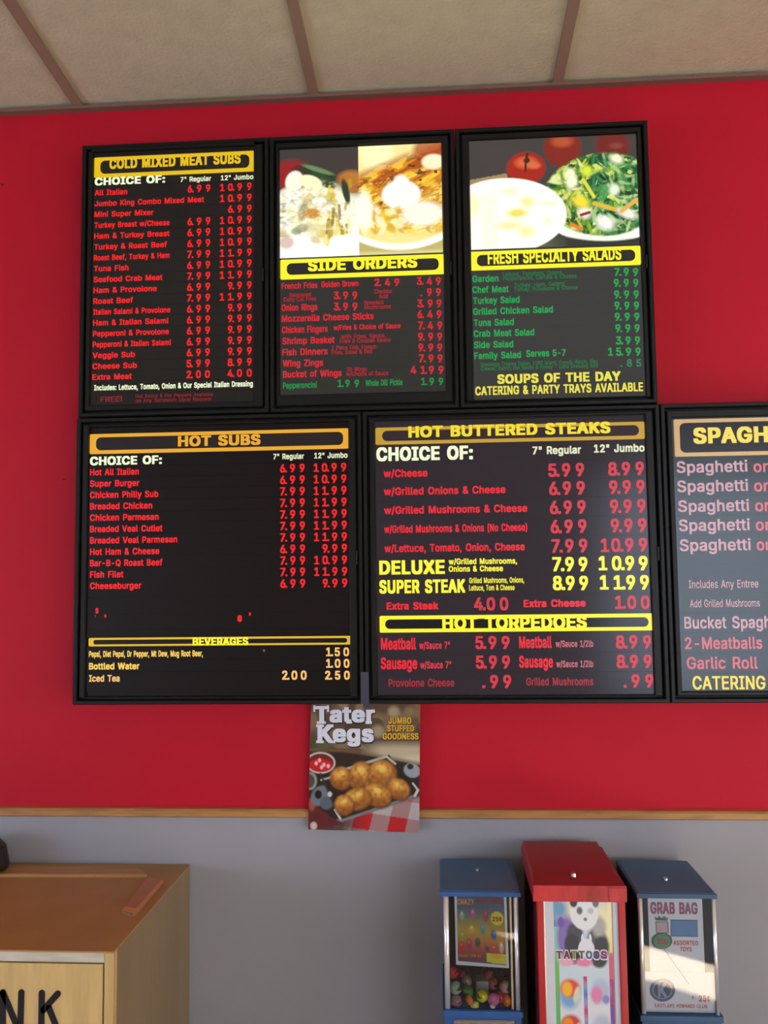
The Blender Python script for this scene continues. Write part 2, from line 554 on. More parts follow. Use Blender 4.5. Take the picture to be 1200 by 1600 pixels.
def fill_rows(root, C, rows, filmrgb, ztop, zbot):
    """rows: (z centre, texts, digits); strips meet half way between rows"""
    del root['_c']
    rows = sorted(rows, key=lambda r: -r[0])
    zs_ = [r[0] for r in rows]
    for i, (z, texts, digs) in enumerate(rows):
        hi = ztop if i == 0 else (zs_[i-1]+z)/2
        lo = zbot if i == len(rows)-1 else (z+zs_[i+1])/2
        hi = min(hi, z+.028) if i else hi
        st = box('menu_strip', C[0]+.0006, C[1]-.0006, YC, -.066, lo+.00035, hi-.00035, film(filmrgb), root)
        for (s, tx, w, dz, cap, m, bold) in texts:
            put_text('lettering', s, tx, YS, z+dz, w, cap, m, st, bold)
        for (ch, dx, dz, h, m) in digs:
            o = bpy.data.objects.new('price_digit', digit_mesh(ch, h, m)); COL.objects.link(o)
            o.parent = st; o.location = Vector((dx, YS, z+dz))


def T(s, x0, x1, y, cap, m, bold=0.03):
    X0, Z = at(x0, y, YS); X1, _ = at(x1, y, YS)
    return (s, X0, X1-X0, Z, cap*(YS+2.1)/F, m, bold)


def price(p, cols, y, h, m, snap=None):
    """'10.99' -> digits on the column x positions, right aligned; returns (char, x, z, h, mat)"""
    i = p.find('.'); toks = list(p.replace('.', ''))
    if i > 0: toks[i-1] += '.'
    elif i == 0: toks[0] = toks[0]
    out = []
    for ch, px in zip(toks[::-1], cols[::-1][:len(toks)]):
        X, Z = at(px, y, YS); out.append([ch, X, Z, h*(YS+2.1)/F, m])
    if i == 0:
        out.append(['.', out[-1][1]-.012, out[-1][2], h*(YS+2.1)/F, m])
    if snap is not None:
        for o in out: o[2] = snap
    return out


def mkrow(texts, digs):
    z = texts[0][3]
    return (z, [(s, X, w, Z-z, c, m, b) for s, X, w, Z, c, m, b in texts], [(ch, X, Z-z, h, m) for ch, X, Z, h, m in digs])


def header(root, tl, br, txt, tx0, tx1, ty, cap, mcol, inner, bold=.05, ib=.009, isx=.016, tcol=None):
    x0, z1 = at(*tl, YC); x1, z0 = at(*br, YC)
    h = poly_prism('header_strip', rrect(x0, x1, z0, z1, .003, 3), YC, -.064, mcol, root)
    poly_prism('header_panel', rrect(x0+isx, x1-isx*.8, z0+ib, z1-ib, min(.012, (z1-z0-2*ib)*.49), 6), YC-.0006, YC, inner, h)
    X, Z = at(tx0, ty, YC-.0012); X1, _ = at(tx1, ty, YC-.0012)
    put_text('lettering', txt, X, YC-.0012, Z, X1-X, cap*(YC+2.1)/F, tcol or mcol, h, bold)
    return z1, z0


def CR(l, r, t, b):
    """content rectangle from pixel measures: left (px,py), right, top, bottom"""
    return (at(*l, YC)[0], at(*r, YC)[0], at(*b, YC)[1], at(*t, YC)[1])


def fx(px, py): return at(px, py, YF)


XA, XB, XC_, XD = fx(124, 430)[0], fx(420.5, 430)[0], fx(714.5, 420)[0], fx(1020.5, 400)[0]
ZT, ZM, ZB2 = fx(570, 206)[1], fx(570, 641.5)[1], fx(570, 1101)[1]
XE, XF_ = fx(115, 880)[0], fx(567.5, 870)[0]
XG = fx(1040, 870)[0]

RED = glow((238, 26, 34), 1.0); DRED = glow((140, 28, 34), 0.8)
# --- cold subs
F1 = (34, 31, 29)
C = CR((145, 350), (397, 300), (270, 231), (270, 631))
b1 = board('menu_board', XA, XB, ZM, ZT, C, F1, 'upper left lit menu board headed COLD MIXED MEAT SUBS')
GOLD = glow((226, 186, 18), 1.0)
dark1 = film((40, 36, 34))
_, hz = header(b1, (147.5, 246.5), (397.5, 267), 'COLD MIXED MEAT SUBS', 171, 376, 256, 18, GOLD, dark1)
WHT = glow((240, 250, 208), 1.0); PALE = glow((222, 228, 190), 1.0)
names = 'All Italian|Jumbo King Combo Mixed Meat|Mini Super Mixer|Turkey Breast w/Cheese|Ham & Turkey Breast|Turkey & Roast Beef|Roast Beef, Turkey & Ham|Tuna Fish|Seafood Crab Meat|Ham & Provolone|Roast Beef|Italian Salami & Provolone|Ham & Italian Salami|Pepperoni & Provolone|Pepperoni & Italian Salami|Veggie Sub|Cheese Sub|Extra Meat'.split('|')
xe = [199, 319, 240, 265, 265, 261, 265, 201, 254, 245, 208, 266, 263, 264, 267, 211, 214, 206]
pr = ['6.99', '', '', '6.99', '6.99', '6.99', '7.99', '6.99', '7.99', '6.99', '7.99', '6.99', '6.99', '6.99', '6.99', '6.99', '5.99', '2.00']
pj = ['10.99', '10.99', '6.99', '10.99', '10.99', '10.99', '11.99', '10.99', '11.99', '9.99', '11.99', '9.99', '9.99', '9.99', '9.99', '9.99', '8.99', '4.00']
rows = [mkrow([T('CHOICE OF:', 148, 258, 284, 13, WHT, .055), T('7" Regular', 282, 330, 280.5, 8.5, PALE), T('12" Jumbo', 345, 396, 278, 8.5, PALE)], [])]
for k, nm in enumerate(names):
    y = 301.3+16.94*k
    t = T(nm, 148-k*.22, xe[k], y, 9.5, RED)
    rows.append(mkrow([t], price(pr[k], [296.7, 311.3, 325.2], 297, 12.5, RED, t[3]) + price(pj[k], [347.3, 360, 374.5, 389.5], 297, 12.5, RED, t[3])))
rows.append(mkrow([T('Includes: Lettuce, Tomato, Onion & Our Special Italian Dressing', 147, 395, 606, 9, WHT)], []))
rows.append(mkrow([T('FREE!', 157, 191, 624, 9, DRED), T('Hot Sauce & Hot Peppers Available', 212, 333, 619, 6, DRED, .02), T('on Any Sandwich Upon Request', 212, 331, 626, 6, DRED, .02)], []))
fill_rows(b1, C, rows, F1, hz-.001, C[2]+.001)

# --- pictures
pic_m = print_mat('backlit_photo', 1.0)


def cells(c, n, seed, cols, size, mask=None, squash=1.0, gain=1.0, region=(0, 1, 0, 1), op=.9):
    r = random.Random(seed)
    for _ in range(n):
        x = r.uniform(region[0], region[1]); y = r.uniform(region[2], region[3])
        s = size*r.uniform(.5, 1.4)
        c.ell(x, y, s, s*squash*r.uniform(.4, 1.2), r.choice(cols), rot=r.uniform(0, 180), soft=.5, op=op, gain=gain, mask=mask)


# side orders: boiled egg salad on the left, fried onions and dip on the right
c1 = Canvas(225, 156, (62, 56, 54))
L = (c1.xx < .487).astype(float); Rm = 1-L
under = np.clip((c1.yy-.38+.12*np.sin(c1.xx*7))*9, 0, 1)*L
c1.blend(under, (255, 253, 225), 1.1)
c1.ell(.07, .24, .12, .14, (150, 28, 34), soft=.4, mask=L); c1.ell(.13, .25, .07, .1, (96, 18, 26), soft=.4, mask=L)
c1.ell(.25, .24, .14, .05, (34, 58, 34), rot=20, soft=.3, mask=L); c1.ell(.24, .2, .1, .022, (110, 140, 90), rot=20, soft=.5, mask=L)
c1.ell(.44, .3, .08, .08, (190, 120, 50), soft=.5, mask=L)
c1.ell(.27, .30, .09, .045, (46, 74, 40), rot=35, soft=.3, mask=L)
cells(c1, 60, 4, [(255, 250, 190), (240, 222, 120), (255, 255, 240), (120, 96, 60), (206, 176, 96), (255, 255, 225)], .05, mask=L, region=(0, .36, .4, .85), op=.6)
c1.ell(.09, .30, .055, .10, (255, 255, 235), rot=15, soft=.2, gain=1.0, mask=L); c1.ell(.19, .31, .075, .06, (255, 252, 200), rot=20, soft=.25, gain=1.1, mask=L)
c1.ell(.245, .49, .045, .045, (255, 255, 240), soft=.2, gain=1.0, mask=L)
c1.ell(.06, .46, .08, .1, (255, 255, 240), soft=.4, gain=1.0, mask=L)
c1.ell(.2, .60, .05, .045, (214, 150, 66), soft=.4, mask=L)
for k in range(26):
    r = random.Random(k); x = r.uniform(.27, .44); y = r.uniform(.3, .85)
    c1.line(x, y, x+r.uniform(-.03, .03), y+r.uniform(.1, .2), .009, r.choice([(240, 214, 50), (196, 160, 40), (255, 240, 130), (120, 100, 40)]), op=.8)
tx = c1.noise(60, 31, rot=.5); ty = c1.noise(34, 32, rot=.9, sx=1.6); lowL = under*np.clip((.80-c1.yy)*6, 0, 1)
c1.blend(lowL*np.clip((tx-.6)*4, 0, 1)*.32, (170, 136, 60)); c1.blend(lowL*np.clip((.4-ty)*4, 0, 1)*.35, (246, 220, 110)); c1.blend(lowL*(tx < .3)*.3, (255, 255, 235))
c1.blend(lowL*np.clip((.16-c1.xx)*9, 0, 1)*np.clip((c1.noise(40, 36)-.5)*3, 0, 1)*.5, (110, 84, 50))
c1.ell(.41, .41, .022, .12, (44, 60, 40), rot=-12, soft=.4, mask=L)
c1.ell(.46, .4, .03, .03, (180, 110, 56), soft=.4, mask=L)
c1.blend(np.clip((c1.yy-.72)*8, 0, 1)*L*(c1.noise(14, 5) > .32), (255, 255, 240), 1.3)
c1.ell(.04, .86, .05, .06, (196, 140, 130), soft=.6, op=.7, mask=L); c1.ell(.1, .76, .03, .03, (130, 150, 110), soft=.5, op=.7, mask=L)
c1.blend(Rm, (252, 240, 160), 1.0); c1.blend(Rm*np.clip((c1.yy-.34)*6, 0, 1)*np.clip((.86-c1.yy)*9, 0, 1), (250, 206, 70))
c1.ell(.60, .07, .10, .14, (255, 250, 190), soft=.6, gain=1.1, mask=Rm)
on = np.clip(1-np.abs((c1.yy-.30)+(c1.xx-.8)*.55)*4.0, 0, 1)*Rm
c1.blend(on*2.6, (226, 140, 28))
nz = c1.noise(18, 7, rot=.9, sx=1.5, sy=.6)
c1.blend(on*2*(nz > .55), (176, 84, 20)); c1.blend(on*2*(nz < .28), (255, 208, 60)); c1.blend(on*1.4*(c1.noise(30, 9) > .74), (96, 44, 24))
c1.ell(.93, .05, .10, .10, (178, 70, 34), soft=.4, mask=Rm, op=.8); c1.ell(.95, .17, .07, .07, (255, 248, 205), soft=.3, mask=Rm)
cells(c1, 90, 8, [(255, 226, 70), (246, 190, 40), (255, 244, 150), (214, 140, 30)], .035, mask=Rm, region=(.49, 1, .36, .8), op=.7)
tx = c1.noise(52, 41, rot=1.0, sx=1.8, sy=.7)*Rm; midR = Rm*np.clip((c1.yy-.2)*5, 0, 1)*np.clip((.84-c1.yy)*8, 0, 1)
c1.blend(midR*(tx > .7)*.75, (206, 128, 26)); c1.blend(midR*(tx < .25)*.6, (255, 238, 120)); c1.blend(Rm*np.clip((c1.noise(7, 44)-.66)*5, 0, 1)*np.clip((.8-c1.yy)*5, 0, 1)*np.clip((c1.yy-.45)*9, 0, 1)*.7, (255, 252, 190))
c1.ell(.75, .46, .12, .13, (255, 255, 250), soft=.15, gain=1.0, mask=Rm); c1.ell(.75, .36, .05, .08, (255, 255, 250), soft=.4, gain=1.0, mask=Rm)
c1.ell(.88, .64, .13, .11, (255, 255, 235), soft=.4, gain=1.0, mask=Rm)
c1.ell(.62, .70, .11, .10, (246, 206, 60), soft=.4, mask=Rm)
cells(c1, 40, 12, [(255, 244, 150), (226, 170, 40), (255, 255, 220)], .03, mask=Rm, region=(.52, .76, .58, .82), op=.7)
c1.ell(.52, .6, .05, .18, (255, 255, 225), soft=.6, gain=1.2)
pl = np.clip((c1.yy-(.80+.10*(1-((c1.xx-.75)/.26)**2)))*40, 0, 1)*Rm
c1.blend(pl, (255, 255, 240), 1.3)
pl2 = np.clip((c1.yy-(.86+.09*(1-((c1.xx-.75)/.26)**2)))*40, 0, 1)*Rm
c1.blend(pl2, (196, 186, 110))
c1.blend(np.clip((c1.yy-.955)*30, 0, 1)*Rm, (226, 214, 150))

F2 = (56, 56, 53)
C = CR((437, 400), (692.5, 380), (565, 227.5), (570, 615))
b2 = board('menu_board', XB, XC_, ZM, ZT, C, F2, 'upper middle lit menu board with a fried food photo headed SIDE ORDERS')
YEL = glow((250, 240, 44), 1.0)
za, hz = header(b2, (438, 406), (694, 427.5), 'SIDE ORDERS', 481, 652, 415, 19, YEL, film((48, 46, 44)), ib=.010)
z1p = C[3]-.002
print_sheet('backlit_photo', c1, [(C[0]+.001, YC, z1p), (C[1]-.001, YC, z1p), (C[1]-.001, YC, za+.004), (C[0]+.001, YC, za+.004)], pic_m, b2,
            'lit photo of egg salad and fried onions')
R2 = glow((222, 34, 52), .85); GR2 = glow((26, 140, 66), .9); SM = glow((190, 34, 50), .75)
dc = [525.5, 540, 554.5]; d3 = [646, 659, 673.5, 688]
rows = [
 mkrow([T('French Fries', 440, 496, 447, 10, R2), T('Golden Brown', 502, 560, 444.5, 10, R2)], price('2.49', [589, 605.5, 620], 441, 13, R2)+price('3.49', [655, 671, 685], 439, 13, R2)),
 mkrow([T('Seasoned', 452, 486, 461, 7, SM, .02), T('Curly Cut Fries', 443, 494, 468, 7, SM, .02), T('Cheddar', 585, 613, 455.5, 7, SM, .02), T('Add', 592, 606, 463, 7, SM, .02)], price('3.99', dc, 461.5, 13, R2)+price('.99', [671, 685], 456.5, 13, R2)),
 mkrow([T('Onion Rings', 440, 496, 481, 11, R2), T('Breaded', 569.5, 599, 473, 7, SM, .02), T('Mushrooms', 569.5, 611, 480, 7, SM, .02)], price('3.99', dc, 479, 13, R2)+price('3.99', [656, 672, 686], 474, 13, R2)),
 mkrow([T('Mozzarella Cheese Sticks', 440, 584, 498, 11, R2)], price('6.49', [656, 672, 686], 491, 13, R2)),
 mkrow([T('Chicken Fingers', 440.5, 512, 515.5, 11, R2), T('w/Fries & Choice of Sauce', 521, 626, 512, 8.5, R2)], price('7.49', [657, 672.5, 687], 508.5, 13, R2)),
 mkrow([T('Shrimp Basket', 441, 523, 533, 11, R2), T('with Fries, Sauce,', 533, 603, 526, 7, SM, .02), T('Fries & Cocktail Sauce', 531, 610, 533, 7, SM, .02)], price('9.99', [657, 673, 687], 526, 13, R2)),
 mkrow([T('Fish Dinners', 441, 512, 550.5, 11, R2), T('2 Piece Fish, French', 518, 588, 543.5, 7, SM, .02), T('Fries, Salad & Roll', 518, 582, 550.5, 7, SM, .02)], price('9.99', [657.5, 673, 687], 543, 13, R2)),
 mkrow([T('Wing Zings', 441.5, 505, 568, 11, R2)], price('7.99', [658.5, 673.5, 687.5], 560, 13, R2)),
 mkrow([T('Bucket of Wings', 442, 534, 585, 11, R2), T('30 Wings', 542, 573, 577.5, 7, SM, .02), T('w/Choice of Sauce', 541, 607, 584.5, 7, SM, .02)], price('41.99', [646, 661, 674, 689], 578, 13, R2)),
 mkrow([T('Pepperoncini', 442, 495, 602.5, 10, GR2), T('Whole Dill Pickle', 571, 629, 598.5, 10, GR2)], price('1.99', [531, 543, 557.5], 599, 12, GR2)+price('1.99', [661.5, 674.5, 689], 596, 12, GR2)),
]
fill_rows(b2, C, rows, F2, hz-.001, C[2]+.004)

# salads
c2 = Canvas(230, 144, (66, 62, 60))
c2.ell(.56, .10, .11, .17, (134, 34, 26), soft=.25); c2.ell(.56, .04, .06, .05, (196, 90, 50), soft=.8, op=.8)
c2.ell(.86, .10, .10, .14, (116, 32, 28), soft=.4); c2.ell(.88, .10, .04, .03, (150, 74, 64), soft=.8, op=.6)
c2.ell(.34, .27, .115, .145, (172, 34, 20), soft=.2); c2.ell(.34, .22, .06, .05, (228, 104, 60), soft=.8); c2.ell(.39, .25, .035, .03, (220, 110, 70), soft=.8)
c2.ell(.345, .20, .02, .025, (60, 34, 24), soft=.5); c2.line(.345, .17, .35, .14, .008, (50, 40, 28)); c2.line(.34, .2, .335, .3, .006, (60, 34, 24))
c2.poly([(0, .36), (.22, .31), (.24, .40), (0, .46)], (168, 140, 92)); c2.poly([(0, .40), (.22, .37), (.24, .42), (0, .48)], (120, 96, 60))
c2.ell(.80, .62, .37, .38, (250, 252, 235), soft=.03, gain=1.1)
sal = c2.ell(.80, .54, .345, .375, (70, 130, 50), soft=.06)
nz = c2.noise(16, 3); nz2 = c2.noise(24, 4, rot=.7)
c2.blend(sal*(nz > .55), (20, 84, 44)); c2.blend(sal*(nz < .3), (150, 190, 60)); c2.blend(sal*(nz2 > .72), (10, 60, 34)); c2.blend(sal*(nz2 < .22), (220, 228, 110))
for k in range(420):
    r = random.Random(k+50); a_ = r.uniform(0, 6.28); q = r.uniform(0, 1.0)**.5
    x = .80+.345*q*math.cos(a_); y = .54+.375*q*math.sin(a_)
    left = (x < .72)
    pal = [(150, 190, 50), (214, 224, 80), (60, 130, 40), (236, 238, 150), (90, 150, 40), (24, 80, 30)] if left else [(30, 120, 70), (16, 90, 66), (90, 170, 90), (170, 214, 130), (12, 66, 44), (60, 150, 80), (200, 226, 160)]
    L_ = r.uniform(.012, .05); t_ = r.uniform(0, 3.14)
    c2.ell(x, y, L_, L_*r.uniform(.18, .5), r.choice(pal), rot=math.degrees(t_), soft=.6, mask=np.clip(sal+(r.random() < .25)*(c2.yy < .5)*1.0, 0, 1), op=r.uniform(.5, .95))
for x, y, rx, ry, cc in [(.60, .34, .03, .05, (255, 255, 210)), (.61, .42, .03, .06, (255, 252, 220)), (.88, .22, .04, .04, (250, 252, 210)), (.80, .80, .055, .06, (255, 255, 245)), (.93, .72, .06, .04, (255, 248, 230)), (.68, .70, .04, .05, (250, 246, 225)),
                         (.48, .36, .06, .04, (240, 244, 170)), (.86, .50, .03, .05, (240, 250, 220)), (.66, .60, .05, .05, (252, 230, 60)), (.70, .32, .03, .05, (220, 240, 60))]:
    c2.ell(x, y, rx, ry, cc, rot=20, soft=.9, mask=sal); c2.ell(x+.01, y-.01, rx*.6, ry*.5, cc, rot=60, soft=.7, mask=sal)
c2.line(.66, .72, .71, .70, .008, (150, 30, 40)); c2.line(.74, .62, .86, .68, .012, (230, 190, 60)); c2.line(.60, .80, .66, .85, .010, (240, 130, 30)); c2.line(.90, .70, .99, .60, .012, (240, 180, 80)); c2.line(.68, .40, .74, .56, .01, (230, 226, 70))
c2.blend(np.clip((c2.yy-(.885+.07*(1-((c2.xx-.83)/.30)**2)))*60, 0, 1)*(c2.xx > .52), (46, 48, 46))
c2.blend((c2.yy > .90)*(c2.xx < .56)*1.0, (52, 56, 50)); c2.blend(np.clip((c2.yy-.86)*9, 0, 1)*np.clip((.50-np.abs(c2.xx-.42)*3), 0, 1), (120, 124, 100)); c2.ell(.20, .70, .375, .345, (255, 255, 238), soft=.03, gain=1.15); c2.blend((c2.xx < .16)*np.clip((c2.yy-.45)*20, 0, 1), (255, 255, 236))
c2.blend((c2.xx < .06)*(c2.yy > .46)*1.0, (255, 255, 215), 1.4)
for x, y, rx, ry, cc, op in [(.28, .68, .06, .04, (246, 226, 60), .9), (.34, .58, .04, .05, (250, 240, 140), .8), (.23, .79, .07, .04, (250, 240, 150), .8), (.33, .85, .05, .05, (250, 240, 130), .7), (.24, .48, .05, .03, (252, 246, 190), .8), (.46, .60, .06, .02, (252, 246, 200), .8), (.46, .76, .02, .03, (250, 246, 190), .8), (.02, .6, .03, .1, (250, 236, 120), .5)]:
    c2.ell(x, y, rx, ry, cc, soft=1.0, op=op)
F3 = (68, 68, 67)
C = CR((734, 300), (1001, 400), (860, 214), (880, 622))
b3 = board('menu_board', XC_, XD, ZM, ZT, C, F3, 'upper right lit menu board with a salad photo headed FRESH SPECIALTY SALADS')
za, hz = header(b3, (734.5, 393.5), (1001.5, 413), 'FRESH SPECIALTY SALADS', 762, 971, 403.5, 20, YEL, film((52, 50, 46)), bold=.035, ib=.009)
z1p = C[3]-.002
print_sheet('backlit_photo', c2, [(C[0]+.001, YC, z1p), (C[1]-.001, YC, z1p), (C[1]-.001, YC, za+.005), (C[0]+.001, YC, za+.005)], pic_m, b3,
            'lit photo of salads and tomatoes')
G3 = glow((26, 158, 78), .95); SG = glow((24, 120, 64), .85); PY = glow((226, 218, 78), 1.0)
cc4 = [954, 966, 980.5, 995.5]
rows = [
 mkrow([T('Garden', 738, 779, 436, 11, G3), T('Lettuce, Tomatoes, Onions,', 786, 880, 428.5, 7, SG, .02), T('Pepperoncini, Carrots & Cheese', 786, 901, 435, 7, SG, .02)], price('7.99', [964, 978.5, 993], 425, 13, G3)),
 mkrow([T('Chef Meat', 738, 795, 453, 11, G3), T('Turkey, Ham, Salami,', 803, 884, 445.5, 7, SG, .02), T('Turkey, Provolone & Cheese', 803, 903, 452, 7, SG, .02)], price('9.99', [963, 978.5, 993.5], 442, 13, G3)),
 mkrow([T('Turkey Salad', 739, 812, 470, 11, G3)], price('9.99', [963.5, 979, 994], 460, 13, G3)),
 mkrow([T('Grilled Chicken Salad', 739, 864, 487, 11, G3)], price('9.99', [964, 979.5, 994.5], 477.5, 13, G3)),
 mkrow([T('Tuna Salad', 740, 803, 504.5, 11, G3)], price('9.99', [964.5, 980, 995], 495, 13, G3)),
 mkrow([T('Crab Meat Salad', 740, 835, 521.5, 11, G3)], price('9.99', [965.5, 981, 995.5], 513, 13, G3)),
 mkrow([T('Side Salad', 740.5, 802, 539, 11, G3)], price('3.99', [966.5, 981.5, 996], 532, 13, G3)),
 mkrow([T('Family Salad', 741, 814, 556, 11, G3), T('Serves 5-7', 822, 884, 552.5, 11, G3)], price('15.99', [954, 966.5, 982, 997], 549.5, 13, G3)),
 mkrow([T('Dressings: Creamy Italian, 1000 Island, French, Ranch, Bleu', 751, 934, 569.5, 6.5, SG, .02), T('Cheese, Ranch, Hot Bacon & Honey - Extra Dressing Add', 751, 934, 576, 6.5, SG, .02)], price('.85', [983.5, 998], 567, 12, glow((40, 130, 90), .85))),
 mkrow([T('SOUPS OF THE DAY', 777, 970, 592.5, 15, PY, .05)], []),
 mkrow([T('CATERING & PARTY TRAYS AVAILABLE', 742.5, 1005, 611, 14, PY, .03)], []),
]
fill_rows(b3, C, rows, F3, hz-.001, C[2]+.001)

# --- hot subs
F4 = (12, 6, 8)
C = CR((136.8, 880), (545.5, 800), (340, 663), (340, 1088))
b4 = board('menu_board', XE, XF_, ZB2, ZM-.0005, C, F4, 'lower left lit menu board headed HOT SUBS with beverages below')
ORG = glow((228, 164, 40), 1.0)
_, hz = header(b4, (140.5, 678.5), (544.5, 700.5), 'HOT SUBS', 278, 407, 689.5, 17, ORG, film((44, 35, 38)), bold=.04, ib=.0085)
names = 'Hot All Italian|Super Burger|Chicken Philly Sub|Breaded Chicken|Chicken Parmesan|Breaded Veal Cutlet|Breaded Veal Parmesan|Hot Ham & Cheese|Bar-B-Q Roast Beef|Fish Filet|Cheeseburger'.split('|')
xe = [217, 218, 247.6, 238, 248, 254, 277, 249, 254, 193, 221]
pr = ['6.99', '6.99']+['7.99']*5+['6.99', '7.99', '7.99', '6.99']
pj = ['10.99', '10.99']+['11.99']*5+['9.99', '10.99', '11.99', '9.99']
rows = [mkrow([T('CHOICE OF:', 140.5, 253, 720.5, 14, WHT, .055), T('7" Regular', 427, 475, 713.5, 9, PALE), T('12" Jumbo', 491, 543, 712, 9, PALE)], [])]
for k, nm in enumerate(names):
    y = 738+17.75*k; t = T(nm, 140.5, xe[k], y, 10.5, RED)
    rows.append(mkrow([t], price(pr[k], [441.5, 457, 472], 731, 13.5, RED, t[3])+price(pj[k], [494, 507, 522, 537], 731, 13.5, RED, t[3])))
rows.append(mkrow([T('s', 149, 154, 953, 11, RED)], []))
rows.append(mkrow([T("'", 148, 150, 966, 12, DRED), T("'", 163, 166, 966, 12, RED), T('o', 371, 378, 965, 13, RED, .07), T("'", 389, 392, 963, 12, RED)], []))
_, zmid = at(300, 983, YC)
fill_rows(b4, C, rows, F4, hz-.001, zmid)
GB = glow((222, 180, 40), 1.0)
za, hz2 = header(b4, (138.5, 997), (549, 1007), 'BEVERAGES', 301, 388, 1002.5, 12, GB, film((26, 22, 22)), bold=.05, ib=.0045, isx=.012, tcol=YEL)
BV = glow((250, 205, 92), 1.0); BO = glow((246, 190, 110), 1.0)
box('menu_strip', C[0]+.0006, C[1]-.0006, YC, -.066, za+.0005, zmid-.0005, film(F4), b4)
st_rows = [
 mkrow([T('Pepsi, Diet Pepsi, Dr Pepper, Mt Dew, Mug Root Beer,', 139, 317, 1022, 9.5, BV), T("'", 411, 414, 1019.5, 10, glow((120, 100, 70), .8))], price('1.50', [513.5, 527, 541], 1018.5, 13.5, BO)),
 mkrow([T('Bottled Water', 139, 218, 1041, 10.5, BV)], price('1.00', [513.5, 527.5, 541.5], 1036.5, 13.5, BO)),
 mkrow([T('Iced Tea', 139, 187, 1060, 10.5, BO)], price('2.00', [445, 460, 474.5], 1055, 14, BO)+price('2.50', [512, 527.5, 542], 1055, 13.5, BO)),
]
b4['_c'] = C
fill_rows(b4, C, st_rows, F4, hz2-.0005, C[2]+.012)

# --- steaks
F5 = (52, 44, 52)
C = CR((587.3, 800), (1014, 850), (800, 653), (800, 1086))
b5 = board('menu_board', XF_, XG, ZB2, ZM-.0005, C, F5, 'lower middle lit menu board headed HOT BUTTERED STEAKS and HOT TORPEDOES')
MG = glow((190, 150, 48), 1.0); MY = glow((236, 214, 40), 1.0)
_, hz = header(b5, (586.5, 668.5), (1007.5, 685.5), 'HOT BUTTERED STEAKS', 638, 954, 675, 18, MG, film((60, 46, 54)), bold=.045, ib=.008, tcol=MY)
R5 = glow((232, 34, 50), .95); R5b = glow((214, 50, 66), .9); D5 = glow((160, 36, 50), .85); Y5 = glow((250, 242, 60), 1.0)
c5 = [[863, 884.5, 906], [940, 957, 978, 999.5]]


def sh(cols, k): return [c+k for c in cols]


def r5(nm, x1, y, p, j, k):
    t = T(nm, 599.5+k*.3, x1, y, 12, R5)
    return mkrow([t], price(p, sh(c5[0], k*1.25), 733+29.3*k, 21, R5b, t[3])+price(j, sh(c5[1], k*1.25), 733+29.3*k, 21, R5b, t[3]))


rows = [mkrow([T('CHOICE OF:', 588, 739, 710, 22, WHT, .05), T('7" Regular', 832, 908, 704, 12.5, PALE), T('12" Jumbo', 928, 1007, 701, 12.5, PALE)], []),
 r5('w/Cheese', 668, 740, '5.99', '8.99', 0), r5('w/Grilled Onions & Cheese', 790, 768, '6.99', '9.99', 1),
 r5('w/Grilled Mushrooms & Cheese', 824, 797.5, '6.99', '9.99', 2), r5('w/Grilled Mushrooms & Onions (No Cheese)', 824, 827, '6.99', '9.99', 3),
 r5('w/Lettuce, Tomato, Onion, Cheese', 820, 857, '7.99', '10.99', 4),
 mkrow([T('DELUXE', 592.5, 695, 887, 22, Y5, .05), T('w/Grilled Mushrooms,', 701, 808, 877.5, 9, Y5, .03), T('Onions & Cheese', 701, 786, 889, 9, Y5, .03)],
       price('7.99', [870, 890, 911], 881.5, 22, Y5)+price('10.99', [942, 963.5, 984, 1005], 880, 22, Y5)),
 mkrow([T('SUPER STEAK', 592.5, 727, 917, 21, Y5, .045), T('Grilled Mushrooms, Onions,', 733, 819, 907, 8.5, Y5, .02), T('Lettuce, Tom & Cheese', 733, 804, 918.5, 8.5, Y5, .02)],
       price('8.99', [871, 891, 912], 911, 22, Y5)+price('11.99', [944, 965.5, 985.5, 1007], 910, 22, Y5)),
 mkrow([T('Extra Steak', 604, 685, 947, 11.5, R5, .04), T('Extra Cheese', 818, 915, 943, 11.5, R5, .04)], price('4.00', [747.5, 767, 787.5], 943.5, 20, R5b)+price('1.00', [967, 987, 1008], 941, 20, R5b)),
]
_, zmid = at(600, 962, YC)
fill_rows(b5, C, rows, F5, hz-.001, zmid)
za, hz2 = header(b5, (593, 962.5), (1021, 985), 'HOT TORPEDOES', 691, 917, 974, 19, YEL, film((28, 27, 30)), bold=.05, ib=.0085, isx=.013)
b5['_c'] = C
cl = [749, 769.5, 790]; cr_ = [969, 989.5, 1011]
rows = [
 mkrow([T('Meatball', 595, 650, 1006, 18, R5, .03), T('w/Sauce 7"', 655, 703, 1008.5, 11, R5b), T('Meatball', 811, 862, 1003.5, 18, R5, .03), T('w/Sauce 1/2lb', 868, 927, 1006, 10, glow((190, 100, 112), .9))],
       price('5.99', cl, 1004, 20, R5b)+price('8.99', cr_, 1003, 20, R5b)),
 mkrow([T('Sausage', 595, 652, 1036.5, 18, R5, .03), T('w/Sauce 7"', 656.5, 705, 1039, 11, R5b), T('Sausage', 811, 864, 1034, 18, R5, .03), T('w/Sauce 1/2lb', 869, 927, 1037.5, 10, glow((190, 100, 112), .9))],
       price('5.99', sh(cl, .7), 1034.5, 20, R5b)+price('8.99', sh(cr_, 1), 1033.5, 20, R5b)),
 mkrow([T('Provolone Cheese', 607, 710, 1067, 12, D5), T('Grilled Mushrooms', 822, 927, 1065, 12, D5)], price('.99', [772, 792.5], 1065, 20, R5b)+price('.99', [993, 1014.5], 1064, 20, R5b)),
]
fill_rows(b5, C, rows, F5, hz2-.0005, C[2]+.002)

